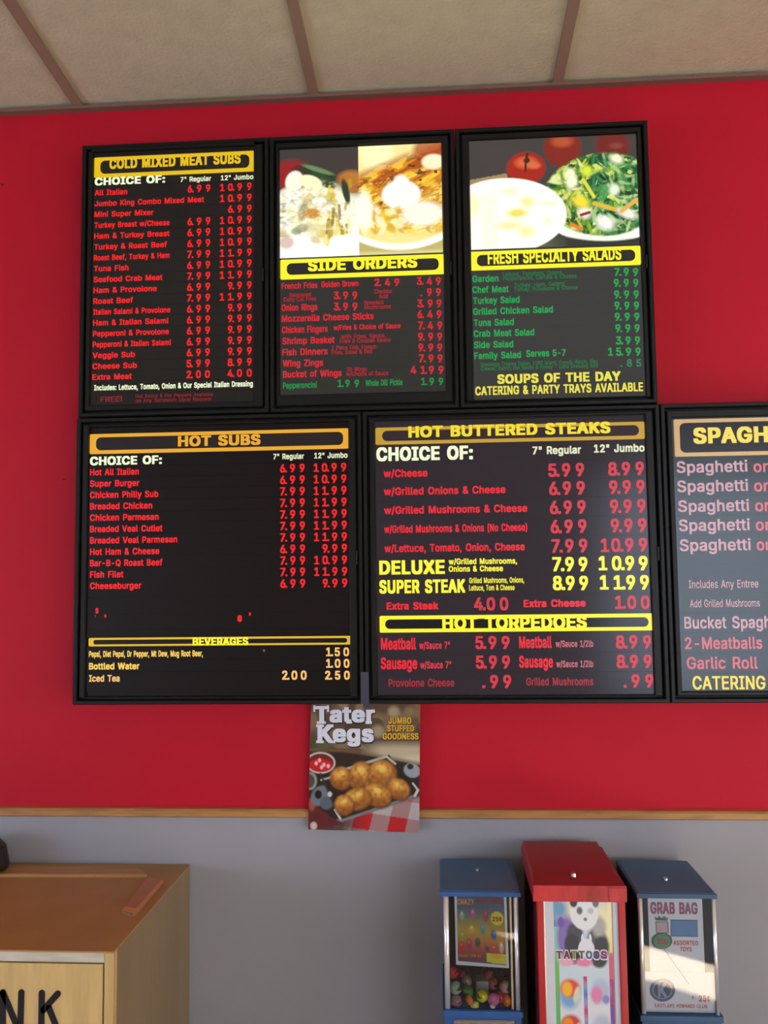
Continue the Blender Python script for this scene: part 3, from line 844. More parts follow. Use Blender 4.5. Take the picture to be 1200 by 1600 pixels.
# --- spaghetti (runs out of the picture to the right)
F6 = (66, 76, 82)  # window reflection put into the film as a teal-grey glow
XH = XG+(XG-XF_)
C = CR((1057, 870), (1498, 870), (1120, 652), (1120, 1080))
b6 = board('menu_board', XG, XH, ZB2, ZM-.0005, C, F6, 'lower right menu board headed SPAGHETTI, dim and cut off by the photo edge')
P6 = mat('sheen_letter', (200, 160, 172), rough=.3, emit=(110, 84, 96), es=.8); Q6 = mat('rose_letter', (190, 110, 120), rough=.3, emit=(150, 60, 74), es=.8)  # pale tones and glow hold the reflection lying over red letters
TAN = mat('tan_border', (190, 160, 110), rough=.3, emit=(150, 122, 84), es=.8); OL = mat('olive_letter', (200, 186, 80), rough=.3, emit=(190, 170, 60), es=.85)
_, hz = header(b6, (1052.5, 655.5), (1492, 704.5), 'SPAGHETTI', 1083, 1284, 681, 25, TAN, film((56, 56, 66)), bold=.045, ib=.009, isx=.013, tcol=OL)
S6 = lambda y, x0, tail='': mkrow([T('Spaghetti', x0, x0+111, y, 18, P6, .02), T('or'+tail, x0+120, x0+(143 if not tail else 163), y-1, 18, Q6, .02)], [])
rows = [S6(730, 1057), S6(760, 1058), S6(791, 1059.5), S6(821, 1060.5), S6(852, 1062, ' F'),
 mkrow([T('Includes Any Entree', 1076, 1185, 913, 12, P6, .01)], []), mkrow([T('Add Grilled Mushrooms', 1078, 1187, 943, 11.5, P6, .01)], []),
 mkrow([T('Bucket Spaghetti', 1069, 1236, 973, 18, P6, .02)], []), mkrow([T('2-Meatballs', 1070, 1191, 1005, 18, Q6, .02)], []),
 mkrow([T('Garlic Roll', 1073, 1184, 1036, 18, Q6, .02)], []), mkrow([T('CATERING', 1082, 1196, 1067, 20, OL, .02)], [])]
fill_rows(b6, C, rows, F6, hz-.001, C[2]+.002)

# ------------------------------------------------------------------ poster under the boards
YP = -0.022
_pt = empty('food_poster', (at(570, 1300, YP)[0], YP, at(570, 1300, YP)[1]), 'flat food poster reading Tater Kegs with a tray of golden potato bites', 'poster')
cn = [(*at(486, 1098, YP),), (*at(656.5, 1100.5, YP),), (*at(655, 1301, YP),), (*at(481.5, 1296, YP),)]
cn3 = [(x, YP, z) for x, z in cn]
bm = bmesh.new()
hexa(bm, [(x, YP+.0004, z) for x, z in cn], [(x, YP+.0018, z) for x, z in cn])
finish('sheet', bm, mat('poster_card', (200, 190, 180), rough=.5), _pt)
k = Canvas(180, 212, (92, 70, 52))
n1 = k.noise(7, 21); k.blend((k.yy < .36)*np.clip((n1-.35)*3, 0, 1)*.6, (150, 124, 90)); k.blend((k.yy < .36)*(k.noise(5, 9) > .62)*.7, (58, 42, 32))
for x, y, r_, c_ in [(.76, .06, .05, (190, 168, 128)), (.9, .05, .04, (150, 120, 80)), (.3, .01, .04, (170, 130, 92)), (.12, .05, .05, (150, 108, 80)), (.62, .22, .06, (176, 160, 130)), (.7, .14, .04, (120, 96, 70)), (.45, .03, .04, (160, 130, 96)), (.95, .14, .05, (96, 72, 50))]:
    k.ell(x, y, r_, r_*.8, c_, soft=.8, op=.8)
k.blend(np.clip((k.yy-.28)*14, 0, 1)*np.clip((k.xx-.45)*5, 0, 1), (190, 176, 148))
k.ell(.97, .45, .14, .05, (206, 196, 172), soft=.8)
k.ell(.1, .33, .12, .08, (66, 78, 46), soft=.8, op=.7)
tab = np.clip((k.yy-(.375+.09*np.clip(k.xx-.3, 0, 1)**1.2*1.5))*60, 0, 1); k.blend(tab, (44, 30, 24))
k.blend(np.clip(1-np.abs(k.yy-(.375+.09*np.clip(k.xx-.3, 0, 1)**1.2*1.5))*45, 0, 1)*.7, (120, 92, 64))
# cloth
cl_ = np.clip((k.yy-(.98-.27*k.xx))*30, 0, 1); k.blend(cl_, (186, 176, 176))
gxx = ((k.xx*6.2+k.yy*1.6) % 2 < 1).astype(float); gyy = ((k.yy*7.5-k.xx*.8) % 2 < 1).astype(float)
k.blend(cl_*gxx*gyy, (196, 28, 36)); k.blend(cl_*((gxx+gyy) == 1)*.55, (150, 60, 66))
k.blend(cl_*np.clip((.55-k.xx)*4, 0, 1)*.9, (70, 26, 28))
k.poly([(0, .78), (.3, .95), (0, 1)], (96, 34, 34)); k.ell(.05, .97, .03, .03, (220, 190, 186), soft=.5); k.ell(.03, .80, .03, .05, (170, 80, 70), soft=.6)
# ramekin
k.ell(.10, .475, .135, .085, (206, 204, 200), soft=.1); k.ell(.10, .475, .12, .072, (120, 30, 26), soft=.1); k.ell(.10, .495, .105, .05, (208, 22, 30), soft=.3)
for x, y in [(.06, .48), (.13, .49), (.17, .50), (.09, .455), (.11, .51)]: k.ell(x, y, .014, .016, (250, 190, 190), soft=.8)
k.ell(.01, .62, .06, .07, (150, 160, 150), soft=.2); k.ell(0, .62, .05, .055, (70, 74, 66), soft=.3)
# pan handles
k.ell(.10, .735, .075, .085, (112, 122, 134), rot=30, soft=.2); k.ell(.16, .79, .06, .05, (90, 100, 112), rot=30, soft=.3); k.ell(.085, .725, .032, .035, (24, 18, 16), soft=.3)
k.ell(.93, .52, .075, .055, (150, 160, 170), rot=25, soft=.2); k.ell(.915, .49, .028, .022, (30, 26, 24), soft=.3)
k.poly([(.12, .58), (.72, .40), (.99, .68), (.30, .94)], (34, 25, 20))
k.line(.11, .61, .30, .56, .010, (170, 176, 178)); k.line(.30, .53, .70, .415, .012, (172, 178, 178)); k.line(.70, .415, .78, .47, .010, (186, 190, 188))
k.line(.10, .56, .25, .84, .008, (56, 50, 46)); k.line(.24, .84, .30, .925, .010, (200, 204, 204)); k.line(.30, .925, .96, .715, .013, (122, 128, 128)); k.line(.96, .715, .985, .67, .012, (200, 204, 202)); k.line(.985, .67, .94, .62, .009, (190, 190, 188))
k.ell(.19, .72, .02, .02, (210, 212, 210), soft=.6)
for x, y, rx, ry, rt in [(.29, .59, .088, .078, -10), (.47, .57, .098, .10, 10), (.66, .55, .11, .098, 20), (.81, .665, .09, .07, 35), (.62, .715, .11, .08, 25), (.44, .75, .11, .075, -15), (.32, .80, .075, .07, 0)]:
    rx *= 1.13; ry *= 1.10
    k.ell(x+.008, y+.012, rx*1.04, ry*1.04, (96, 50, 20), rot=rt, soft=.25)
    m_ = k.ell(x, y, rx, ry, (176, 110, 42), rot=rt, soft=.25)
    nn = k.noise(38, int(x*100))
    k.ell(x-.01, y-ry*.35, rx*.6, ry*.45, (232, 174, 72), rot=rt, soft=1.0, mask=m_, op=.85)
    k.ell(x, y-ry*.4, rx*.3, ry*.22, (246, 212, 110), rot=rt, soft=1.0, mask=m_, op=.7)
    k.blend(m_*np.clip((nn-.6)*4, 0, 1)*.4, (110, 58, 22)); k.blend(m_*(nn < .25)*.25, (236, 180, 84)); k.blend(m_*np.clip((k.yy-y)/ry-.1, 0, 1)*.75, (112, 62, 26))
print_sheet('poster_print', k, cn3, print_mat('paper_print', 0), _pt)
W_ = mat('white_ink', (222, 226, 240), rough=.5); DK = mat('dark_ink', (40, 32, 30), rough=.5); YG = mat('yellow_ink', (226, 176, 30), rough=.5)
TS = (2.1+YP)/F


def ptxt(s, x0, x1, y, cap, m, bold, dy, par, nm='lettering'):
    X, Z = at(x0, y, YP-dy); X1, _ = at(x1, y, YP-dy)
    return put_text(nm, s, X, YP-dy, Z, X1-X, cap*TS, m, par, bold)


def slab(word, x0, x1, y, cap, serifs):
    ptxt(word, x0+1.2, x1+1.4, y+1.0, cap+2.5, DK, .075, .0006, _pt, 'letter_shadow')
    ptxt(word, x0, x1, y, cap, W_, .055, .0010, _pt)
    bm = bmesh.new()
    for sx0, sx1, syy, hh in serifs:
        xa, za_ = at(sx0, syy, YP-.001); xb, _ = at(sx1, syy, YP-.001)
        bx(bm, xa, xb, YP-.0012, YP-.0009, za_-hh*TS/2, za_+hh*TS/2)
    finish('letter_serifs', bm, W_, _pt)


slab('Tater', 491, 586, 1116, 25, [(495, 509, 1129, 4), (489.5, 492.5, 1107, 10), (511, 514, 1107, 10), (541, 550, 1129, 3), (571, 581, 1129, 4)])
slab('Kegs', 496, 584, 1146, 26, [(494, 506, 1134, 4), (494, 506, 1159, 4), (511, 521, 1134, 4), (513, 524, 1159, 4)])
for s_, x0_, x1_, y_ in (('JUMBO', 607, 643, 1126), ('STUFFED', 605, 647, 1138), ('GOODNESS', 598, 654, 1150.5)):
    ptxt(s_, x0_+1, x1_+1, y_+.8, 10.5, DK, .05, .0006, _pt, 'letter_shadow'); ptxt(s_, x0_, x1_, y_, 9.5, YG, .035, .0010, _pt)
# strip of tape holding the poster to the boards
x0, z1 = at(563.5, 1050, YF-.0015); x1, _ = at(576, 1050, YF-.0015); _, z0 = at(570, 1100, YF-.0015)
bm = bmesh.new(); P0 = [(YF-.0006, z1), (YF-.0006, ZB2+.002), (YP-.0016, ZB2-.006), (YP-.0016, z0-.016)]
for i in range(3):
    (ya, za_), (yb, zb_) = P0[i], P0[i+1]
    hexa(bm, [(x0, ya, za_), (x1, ya, za_), (x1, ya-.0008, za_), (x0, ya-.0008, za_)], [(x0, yb, zb_), (x1, yb, zb_), (x1, yb-.0008, zb_), (x0, yb-.0008, zb_)])
t_ = finish('tape_strip', bm, mat('grey_tape', (66, 68, 82), rough=.35))
t_['label'] = 'dark grey tape strip hanging the food poster from the joint of two boards'; t_['category'] = 'tape'

# two old nail heads in the red wall
for (px, py, lb) in ((98, 749, 'small red painted nail left of the lower left menu board'), (3, 288, 'small red painted nail at the far left of the red wall')):
    X, Z = at(px, py, -.003); bm = bmesh.new(); cyl(bm, (X, 0, Z), (X, -.004, Z), .0016, .0022, 10)
    o = finish('nail', bm, mat('nail_paint', (96, 14, 20), rough=.5)); o['label'] = lb; o['category'] = 'nail'

# ------------------------------------------------------------------ wooden cabinet, lower left
YFc = -0.49
xr, zt = at(178, 1487, YFc)
CX0, CX1, CZ1 = xr-.86, xr, zt
maple = mat('maple_front', (214, 180, 118), rough=.45, var=.14, vscale=9, stretch=(6, 6, .7), bump=.1)
side_m = mat('shade_brown', (142, 124, 96), rough=.6, var=.10, vscale=6, stretch=(4, 2, .4), bump=.1)  # darker than the front: the side's shade is put into its colour
top_m = mat('laminate_top', (178, 138, 86), rough=.5, spec=.3, var=.10, vscale=7, bump=.15)
pale = mat('bare_edge', (196, 190, 172), rough=.55, var=.2, vscale=12, stretch=(1, 1, 5))
blackp = mat('black_paint', (16, 17, 24), rough=.4)
cab = empty('wooden_cabinet', ((CX0+CX1)/2, YFc/2, 0), 'wooden cabinet with a brown top and black letters NK on its door', 'cabinet')
tk = .018
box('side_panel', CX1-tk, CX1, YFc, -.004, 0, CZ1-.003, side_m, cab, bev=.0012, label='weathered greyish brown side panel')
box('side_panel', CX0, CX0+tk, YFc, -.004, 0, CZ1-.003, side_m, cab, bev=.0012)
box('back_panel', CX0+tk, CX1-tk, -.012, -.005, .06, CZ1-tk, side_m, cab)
box('bottom_shelf', CX0+tk, CX1-tk, YFc+.02, -.014, .08, .098, maple, cab)
box('kick_board', CX0+tk, CX1-tk, YFc+.03, YFc+.045, 0, .08, blackp, cab)
box('top_rail', CX0+tk, CX1-tk, YFc, YFc+.02, at(60, 1502.5, YFc)[1], CZ1-.003, pale, cab, label='pale worn front edge of the top')
box('corner_stile', at(163.5, 1540, YFc)[0], CX1+.0004, YFc-.001, YFc+.0155, .0, CZ1-.003, maple, cab)
box('cabinet_top', CX0, CX1, YFc+.0002, -.003, CZ1-.003, CZ1, top_m, cab)
dx1 = at(160.5, 1540, YFc)[0]; dz1 = at(100, 1505.5, YFc)[1]
door = box('door', CX0+.025, dx1, YFc-.001, YFc+.0155, .10, dz1, maple, cab, bev=.0015)
box('door_rebate', CX0+tk, CX1-.004, YFc+.016, YFc+.020, .10, at(60, 1502, YFc)[1], blackp, cab)
bm = bmesh.new(); cyl(bm, (CX0+.07, YFc-.004, .55), (CX0+.07, YFc-.03, .55), .012, .016, 18); finish('door_knob', bm, blackp, door, smooth=True)


def stroke(bm, pts, r):
    for (a0, a1) in zip(pts[:-1], pts[1:]):
        d = Vector((a1[0]-a0[0], 0, a1[1]-a0[1])); n = Vector((-d.z, 0, d.x)).normalized()*r
        A = Vector((a0[0], 0, a0[1])); B = Vector((a1[0], 0, a1[1])); y0, y1 = YFc-.0022, YFc-.0006
        vs = []
        q = math.atan2(n.z, n.x)
        ring = [B+Vector((math.cos(q-math.pi*i/6), 0, math.sin(q-math.pi*i/6)))*r for i in range(7)]+[A+Vector((math.cos(q+math.pi-math.pi*i/6), 0, math.sin(q+math.pi-math.pi*i/6)))*r for i in range(7)]
        f = [bm.verts.new((v.x, y0, v.z)) for v in ring]; g = [bm.verts.new((v.x, y1, v.z)) for v in ring]
        bm.faces.new(f); bm.faces.new(g[::-1])
        for i in range(len(f)):
            j = (i+1) % len(f); bm.faces.new((f[i], f[j], g[j], g[i]))


w2 = lambda px, py: at(px, py, YFc-.005)
bm = bmesh.new(); stroke(bm, [w2(3, 1617), w2(3, 1552), w2(30, 1617), w2(32, 1552)], .0058); finish('painted_letter', bm, blackp, door)
bm = bmesh.new(); stroke(bm, [w2(64, 1553), w2(63, 1617)], .0058); stroke(bm, [w2(89, 1554), w2(66, 1580)], .0058); stroke(bm, [w2(75, 1576), w2(91, 1617)], .0058); finish('painted_letter', bm, blackp, door)
# beading on the top: a strip along the back and a short one down the right edge
tw = lambda px, py: (lambda d: (CAMP+d*((CZ1-CAMP.z)/d.z)))(FWD*F+RT*(px-600)+UP*(800-py))
bead = mat('bead_wood', (186, 136, 84), rough=.45, var=.15, vscale=10, stretch=(1, 6, 6))
bead2 = mat('bead_brown', (186, 124, 84), rough=.4, var=.12, vscale=10)
A = tw(0, 1357.5); B = tw(212, 1358); Cc = tw(229, 1371); D = tw(0, 1373)
A.x = D.x = CX0+.02
bm = bmesh.new(); hexa(bm, [(A.x, A.y, CZ1), (B.x, B.y, CZ1), (Cc.x, Cc.y, CZ1), (D.x, D.y, CZ1)], [(A.x, A.y, CZ1+.006), (B.x, B.y, CZ1+.006), (Cc.x, Cc.y+.004, CZ1+.006), (D.x, D.y+.004, CZ1+.006)])
finish('edge_bead', bm, bead, cab)
P1, P2, P3, P4 = tw(233, 1372), tw(257, 1377), tw(211, 1432), tw(189, 1427)
bm = bmesh.new(); hexa(bm, [(p.x, p.y, CZ1) for p in (P1, P2, P3, P4)], [((p.x*.92+q.x*.08), (p.y*.92+q.y*.08), CZ1+.009) for p, q in ((P1, P3), (P2, P4), (P3, P1), (P4, P2))])
finish('edge_bead', bm, bead2, cab, label='dark brown strip fixed aslant near the right edge')
# bare glue scar continuing the short strip
P5, P6_, P7, P8 = tw(200, 1418), tw(211, 1424), tw(205, 1431), tw(193, 1427)
bm = bmesh.new(); hexa(bm, [(p.x, p.y, CZ1) for p in (P5, P6_, P7, P8)], [(p.x, p.y, CZ1+.003) for p in (P5, P6_, P7, P8)]); finish('glue_scar', bm, side_m, cab)
# dark tapering object at the left edge on the cabinet top
bp = tw(9.5, 1351)
root = empty('dark_planter', (at(10.5, 1345, -.07)[0]-.062, -.07, CZ1+.0064), 'dark tapered pot at the left photo edge on the cabinet top', 'pot')
bm = bmesh.new()
pr_ = [(.060, 0), (.062, .008), (.054, .050), (.040, .066), (.034, .070), (.034, .062), (0.01, .05)]
vv = [[bm.verts.new((root.location.x+r_*math.cos(2*math.pi*i/32), -.07+r_*math.sin(2*math.pi*i/32), CZ1+.0064+h_)) for i in range(32)] for r_, h_ in pr_]
for a_, b_ in zip(vv[:-1], vv[1:]):
    for i in range(32):
        j = (i+1) % 32; bm.faces.new((a_[i], a_[j], b_[j], b_[i]))
bm.faces.new(vv[0]); bm.faces.new(vv[-1])
finish('pot_body', bm, mat('dark_brown_glaze', (40, 34, 30), rough=.5, var=.2), root)

# ------------------------------------------------------------------ vending machines
alu = mat('bright_aluminium', (244, 245, 248), rough=.22, metal=.6)
chrome = mat('chrome', (210, 210, 212), rough=.12, metal=1.0)
steel = mat('brushed_plate', (150, 154, 158), rough=.35, metal=.9, var=.15, vscale=60, stretch=(.3, 1, 8))
inside = mat('dark_interior', (30, 30, 40), rough=.6)
glass = bpy.data.materials.new('clear_pane'); glass.use_nodes = True
nt = glass.node_tree; nt.nodes.clear()
o_ = nt.nodes.new('ShaderNodeOutputMaterial'); mx = nt.nodes.new('ShaderNodeMixShader'); tr = nt.nodes.new('ShaderNodeBsdfTransparent'); gl = nt.nodes.new('ShaderNodeBsdfGlossy'); fr = nt.nodes.new('ShaderNodeFresnel')
gl.inputs['Roughness'].default_value = 0.0; fr.inputs[0].default_value = 1.5; tr.inputs[0].default_value = (.96, .97, .97, 1)
nt.links.new(fr.outputs[0], mx.inputs[0]); nt.links.new(tr.outputs[0], mx.inputs[1]); nt.links.new(gl.outputs[0], mx.inputs[2]); nt.links.new(mx.outputs[0], o_.inputs[0])


def lid_mesh(x0, x1, yf, yb, z, lip, inset, rise=0.0, crease=None):
    """hollow-looking lid: lip all round, top face slightly drawn in at the back"""
    bm = bmesh.new()
    bx(bm, x0, x1, yf, yb, z-lip, z-.0015, .0025)
    if crease:
        yc, zc, zbk = crease
        L0 = [bm.verts.new((x0+.001, y, zz)) for y, zz in ((yf+.001, z-.003), (yc, zc), (yb-.002, zbk), (yb-.002, z-.003))]
        R_ = [bm.verts.new((x1-.001 if i == 0 else x1-inset, y, zz)) for i, (y, zz) in enumerate(((yf+.001, z-.003), (yc, zc), (yb-.002, zbk), (yb-.002, z-.003)))]
        L0[1].co.x += inset*.4; L0[2].co.x += inset*.4
        bm.faces.new(L0); bm.faces.new(R_[::-1])
        for i in range(4):
            j = (i+1) % 4; bm.faces.new((L0[i], L0[j], R_[j], R_[i]))
    else:
        hexa(bm, [(x0+.001, yf+.001, z-.003), (x1-.001, yf+.001, z-.003), (x1-.001, yb-.001, z-.003), (x0+.001, yb-.001, z-.003)],
             [(x0+.004, yf+.004, z), (x1-.004, yf+.004, z), (x1-inset, yb-.004, z+rise), (x0+inset*.3, yb-.004, z+rise)])
    return bm


def lock(X, Y, Z, par, r=.006):
    bm = bmesh.new(); cyl(bm, (X, Y, Z-.002), (X, Y, Z+.004), r, r*.85, 20); l = finish('lock', bm, chrome, par, smooth=False)
    bm = bmesh.new(); bx(bm, X-.0009, X+.0009, Y-r*.6, Y+r*.6, Z+.004, Z+.006); finish('key_slot', bm, steel, l)


def base_unit(root, x0, x1, yf, yb, ztop, body_m, plate=True):
    """coin housing under the display box, then a pole on a round foot"""
    bm = bmesh.new()
    bx(bm, x0-.003, x1+.003, yf-.006, yb, ztop-.012, ztop, .002); bx(bm, x0, x1, yf-.003, yb-.002, ztop-.20, ztop-.010, .003)
    hs = finish('coin_housing', bm, body_m, root)
    if plate:
        w = x1-x0; box('coin_plate', x0+w*.12, x1-w*.10, yf-.0055, yf-.003, ztop-.15, ztop-.017, steel, hs, bev=.001)
        box('plate_rib', x0+w*.12, x1-w*.10, yf-.008, yf-.0055, ztop-.022, ztop-.018, chrome, hs)
        bm = bmesh.new(); c = (x0+x1)/2; cyl(bm, (c, yf-.005, ztop-.085), (c, yf-.02, ztop-.085), .024, .022, 24); bx(bm, c-.003, c+.003, yf-.04, yf-.018, ztop-.105, ztop-.065, .001)
        finish('turn_handle', bm, chrome, hs)
        box('dispensing_door', c-.03, c+.03, yf-.016, yf-.003, ztop-.19, ztop-.155, chrome, hs, bev=.002)
    c = (x0+x1)/2; my = (yf+yb)/2
    bm = bmesh.new(); cyl(bm, (c, my, .03), (c, my, ztop-.2), .022, n=24); finish('pole', bm, mat('black_pole', (30, 30, 32), rough=.4, metal=.4), root, smooth=False)
    bm = bmesh.new(); cyl(bm, (c, my, 0), (c, my, .03), .088, .05, 32); finish('foot', bm, blackp, root)


def machine(px, d, lipy, boxy, botpx, body_m, lid_m, label, kind):
    yf = -(2.1-d); yb = -.03
    x0 = at(px[0], lipy[0], yf)[0]; x1 = at(px[1], lipy[0], yf)[0]
    z = at((px[0]+px[1])/2, lipy[0], yf)[1]; lip = z-at((px[0]+px[1])/2, lipy[1], yf)[1]
    root = empty('vending_machine', ((x0+x1)/2, (yf+yb)/2, 0), label, 'vending machine', 'coin vending machines by the grey wall')
    return root, x0, x1, yf, yb, z, lip


blue = mat('blue_enamel', (38, 88, 150), rough=.4, var=.06); blue2 = mat('blue_enamel_dull', (44, 84, 122), rough=.45, var=.06)
blid = mat('blue_lid', (66, 112, 156), rough=.5, var=.05); redm = mat('red_enamel', (176, 22, 34), rough=.32, var=.10, vscale=14, bump=.08)
redlid = mat('red_lid', (160, 40, 48), rough=.5, var=.04); redlip = mat('worn_red', (186, 40, 48), rough=.3, var=.35, vscale=18, stretch=(2.2, 1, .7))

# machine with toy capsules
m1, x0, x1, yf, yb, z, lip = machine((687, 813), 1.857, (1393, 1401), None, None, None, None, 'blue capsule vending machine with coloured toy capsules, leftmost of the three', 0)
finish('lid', lid_mesh(x0, x1, yf, yb, z, lip, .012), blid, m1)
box('lid_band', x0-.0005, x1+.0005, yf-.001, yf+.004, z-lip, z-.001, blue, m1, bev=.001, label='brighter blue front lip')
lock((x0+x1)/2, (yf+yb)/2+.02, z, m1, .005)
a0 = at(692, 1404, yf)[0]; a1 = at(810, 1404, yf)[0]; zb = at(755, 1578, yf)[1]
base_unit(m1, a0-.001, a1+.001, yf, yb, zb, blue)
def post(x, y, r_, z0, z1, par):
    bm = bmesh.new(); cyl(bm, (x, y, z0), (x, y, z1), r_, n=24); o = finish('corner_post', bm, alu, par)
    for p in o.data.polygons: p.use_smooth = len(p.vertices) == 4


post(a0+.0065, yf+.006, .006, zb, z-lip, m1); post(a1-.0055, yf+.005, .005, zb, z-lip, m1)
post(a0+.006, yb-.010, .004, zb, z-lip, m1); post(a1-.006, yb-.010, .004, zb, z-lip, m1)
box('inner_channel', a1-.0185, a1-.0145, yf+.004, yf+.010, zb, z-lip, mat('tan_channel', (230, 212, 186), rough=.4, metal=.4), m1)
box('back_plate', a0, a1, yb-.004, yb, zb, z-lip, inside, m1); box('side_plate', a0, a0+.0015, yf+.006, yb-.01, zb, z-lip, inside, m1); box('side_plate', a1-.0015, a1, yf+.006, yb-.01, zb, z-lip, mat('maroon_inside', (60, 20, 30), rough=.5), m1)
box('front_pane', a0+.010, a1-.009, yf+.002, yf+.0035, zb, z-lip, glass, m1)
yk = yf+.008
kc = [(*at(710, 1400, yk),), (*at(791, 1400, yk),), (*at(795.5, 1513, yk),), (*at(712.5, 1507.5, yk),)]
bm = bmesh.new(); hexa(bm, [(x, yk+.0006, zz) for x, zz in kc], [(x, yk+.0018, zz) for x, zz in kc]); card = finish('display_card', bm, mat('white_card', (226, 228, 238), rough=.5), m1)
kk = Canvas(62, 84, (70, 96, 130))
kk.blend(np.clip((kk.yy-.18)*5, 0, 1), (130, 140, 96)); kk.blend(np.clip((kk.yy-.32)*5, 0, 1), (196, 160, 60)); kk.blend(np.clip((kk.yy-.55)*5, 0, 1), (190, 96, 60)); kk.blend(np.clip((kk.yy-.75)*6, 0, 1), (130, 50, 60)); kk.blend(np.clip((kk.yy-.88)*9, 0, 1), (92, 60, 96))
for x, y, rx, ry, c_ in [(.33, .27, .05, .08, (190, 90, 150)), (.6, .3, .05, .09, (170, 50, 80)), (.1, .3, .05, .07, (150, 180, 160)), (.53, .5, .045, .09, (60, 150, 170)), (.76, .57, .06, .07, (40, 100, 160)), (.1, .62, .05, .08, (140, 170, 60)), (.42, .7, .05, .07, (50, 70, 66)), (.24, .74, .06, .09, (170, 50, 100)), (.61, .78, .04, .04, (60, 50, 120)), (.91, .75, .045, .09, (200, 190, 160)), (.08, .78, .06, .08, (190, 50, 50)), (.75, .77, .09, .05, (200, 70, 60)), (.3, .5, .06, .06, (214, 180, 80))]:
    kk.ell(x, y, rx, ry, c_, soft=.5); kk.ell(x, y-ry*.4, rx*.4, ry*.3, tuple(min(255, v+50) for v in c_), soft=.8)
kk.ell(.84, .33, .135, .10, (232, 216, 36), soft=.1); kk.poly([(.60, .84), (1, .85), (1, .99), (.60, .98)], (220, 216, 50)); kk.ell(.8, .88, .12, .03, (230, 170, 60), soft=.6)
pc = [(kc[0][0]*.955+kc[1][0]*.045, kc[0][1]), (kc[1][0]*.955+kc[0][0]*.045, kc[1][1]), (kc[2][0]*.95+kc[3][0]*.05, kc[2][1]+.006), (kc[3][0]*.96+kc[2][0]*.04, kc[3][1]+.008)]
print_sheet('card_print', kk, [(x, yk, zz) for x, zz in pc], print_mat('card_print', 0), card)
ink = lambda nm, c: mat(nm, c, rough=.5)
def ctext(s, x0_, x1_, y_, cap, m_, par, yy, bold=.03):
    X, Z = at(x0_, y_, yy); X1, _ = at(x1_, y_, yy); return put_text('lettering', s, X, yy, Z, X1-X, cap*(2.1+yy)/F, m_, par, bold)
ctext('CRAZY', 714, 741, 1409, 8, ink('orange_ink', (220, 150, 50)), card, yk-.0008); ctext('CRITTERS', 743, 785, 1407, 8, ink('red_ink', (150, 40, 50)), card, yk-.0008)
ctext('25¢', 769, 784, 1436, 7, ink('red_ink', (150, 40, 50)), card, yk-.0008); ctext('COLLECT THEM ALL', 717, 752, 1493, 4, ink('orange_ink', (220, 150, 50)), card, yk-.0008)
bm = bmesh.new(); q = at(731, 1512, yk+.02); q2 = at(744, 1537, yk+.03); cyl(bm, (q[0], yk+.02, q[1]), (q2[0], yk+.03, q2[1]), .0011, n=8); q = at(752, 1510, yk+.02); q2 = at(752, 1530, yk+.03); cyl(bm, (q[0], yk+.02, q[1]), (q2[0], yk+.03, q2[1]), .0011, n=8); finish('card_wire', bm, chrome, m1)
q = at(753.5, 1541, yk+.035); box('chute_block', q[0]-.013, q[0]+.013, yk+.03, yk+.06, zb, q[1]+.012, mat('grey_plastic', (140, 140, 138), rough=.5), m1, bev=.002)
# capsules: things of their own
CAPS = [(707.5, 1519, .0125, (206, 22, 30), 'red toy capsule high at the left pane edge', 1.0, .022), (712, 1543, .0135, (150, 186, 150), 'clear green toy capsule under the high red one at left', 1.0, .018), (713, 1564, .0130, (160, 120, 132), 'clear toy capsule with pink and grey toy, bottom left corner', 1.0, .016),
        (731, 1549, .0125, (20, 130, 50), 'green toy capsule behind the narrow orange one', 1.0, .030), (733, 1563, .0110, (240, 130, 20), 'orange toy capsule at the bottom left of the yellow one', .7, .012), (741.5, 1572, .0085, (226, 214, 110), 'small pale yellow toy capsule on the bottom, left of centre', 1.3, .010),
        (753, 1556, .0125, (226, 216, 30), 'bright yellow toy capsule at the bottom centre', 1.0, .013), (771, 1561, .0130, (226, 120, 170), 'pink toy capsule at the bottom right of centre', 1.0, .014), (782, 1558, .0130, (200, 24, 50), 'dark red toy capsule between the pink and orange ones', 1.0, .024),
        (792.5, 1563, .0120, (244, 124, 16), 'orange toy capsule in the bottom right corner', .75, .012), (790, 1542, .0130, (190, 150, 150), 'clear toy capsule over the right orange one', 1.0, .026), (770, 1537, .0125, (150, 60, 50), 'brown red toy capsule behind, above the pink one', 1.0, .045),
        (763, 1524, .0120, (150, 24, 40), 'dark red toy capsule at the back under the card', 1.0, .06), (769, 1574, .0070, (240, 236, 230), 'tiny white toy capsule on the bottom under the pink one', 1.0, .009), (729, 1533, .0120, (150, 130, 120), 'clear brown toy capsule behind, left of the grey block', 1.0, .05), (722, 1521, .0115, (120, 20, 34), 'dark red toy capsule at the back beside the high red one', 1.0, .06),
        (786, 1524, .0115, (44, 34, 70), 'dark blue toy capsule at the back right under the card', 1.0, .06), (724, 1572, .0105, (190, 60, 60), 'red toy capsule on the bottom at the left of the orange one', 1.0, .03)]
capmesh = {}
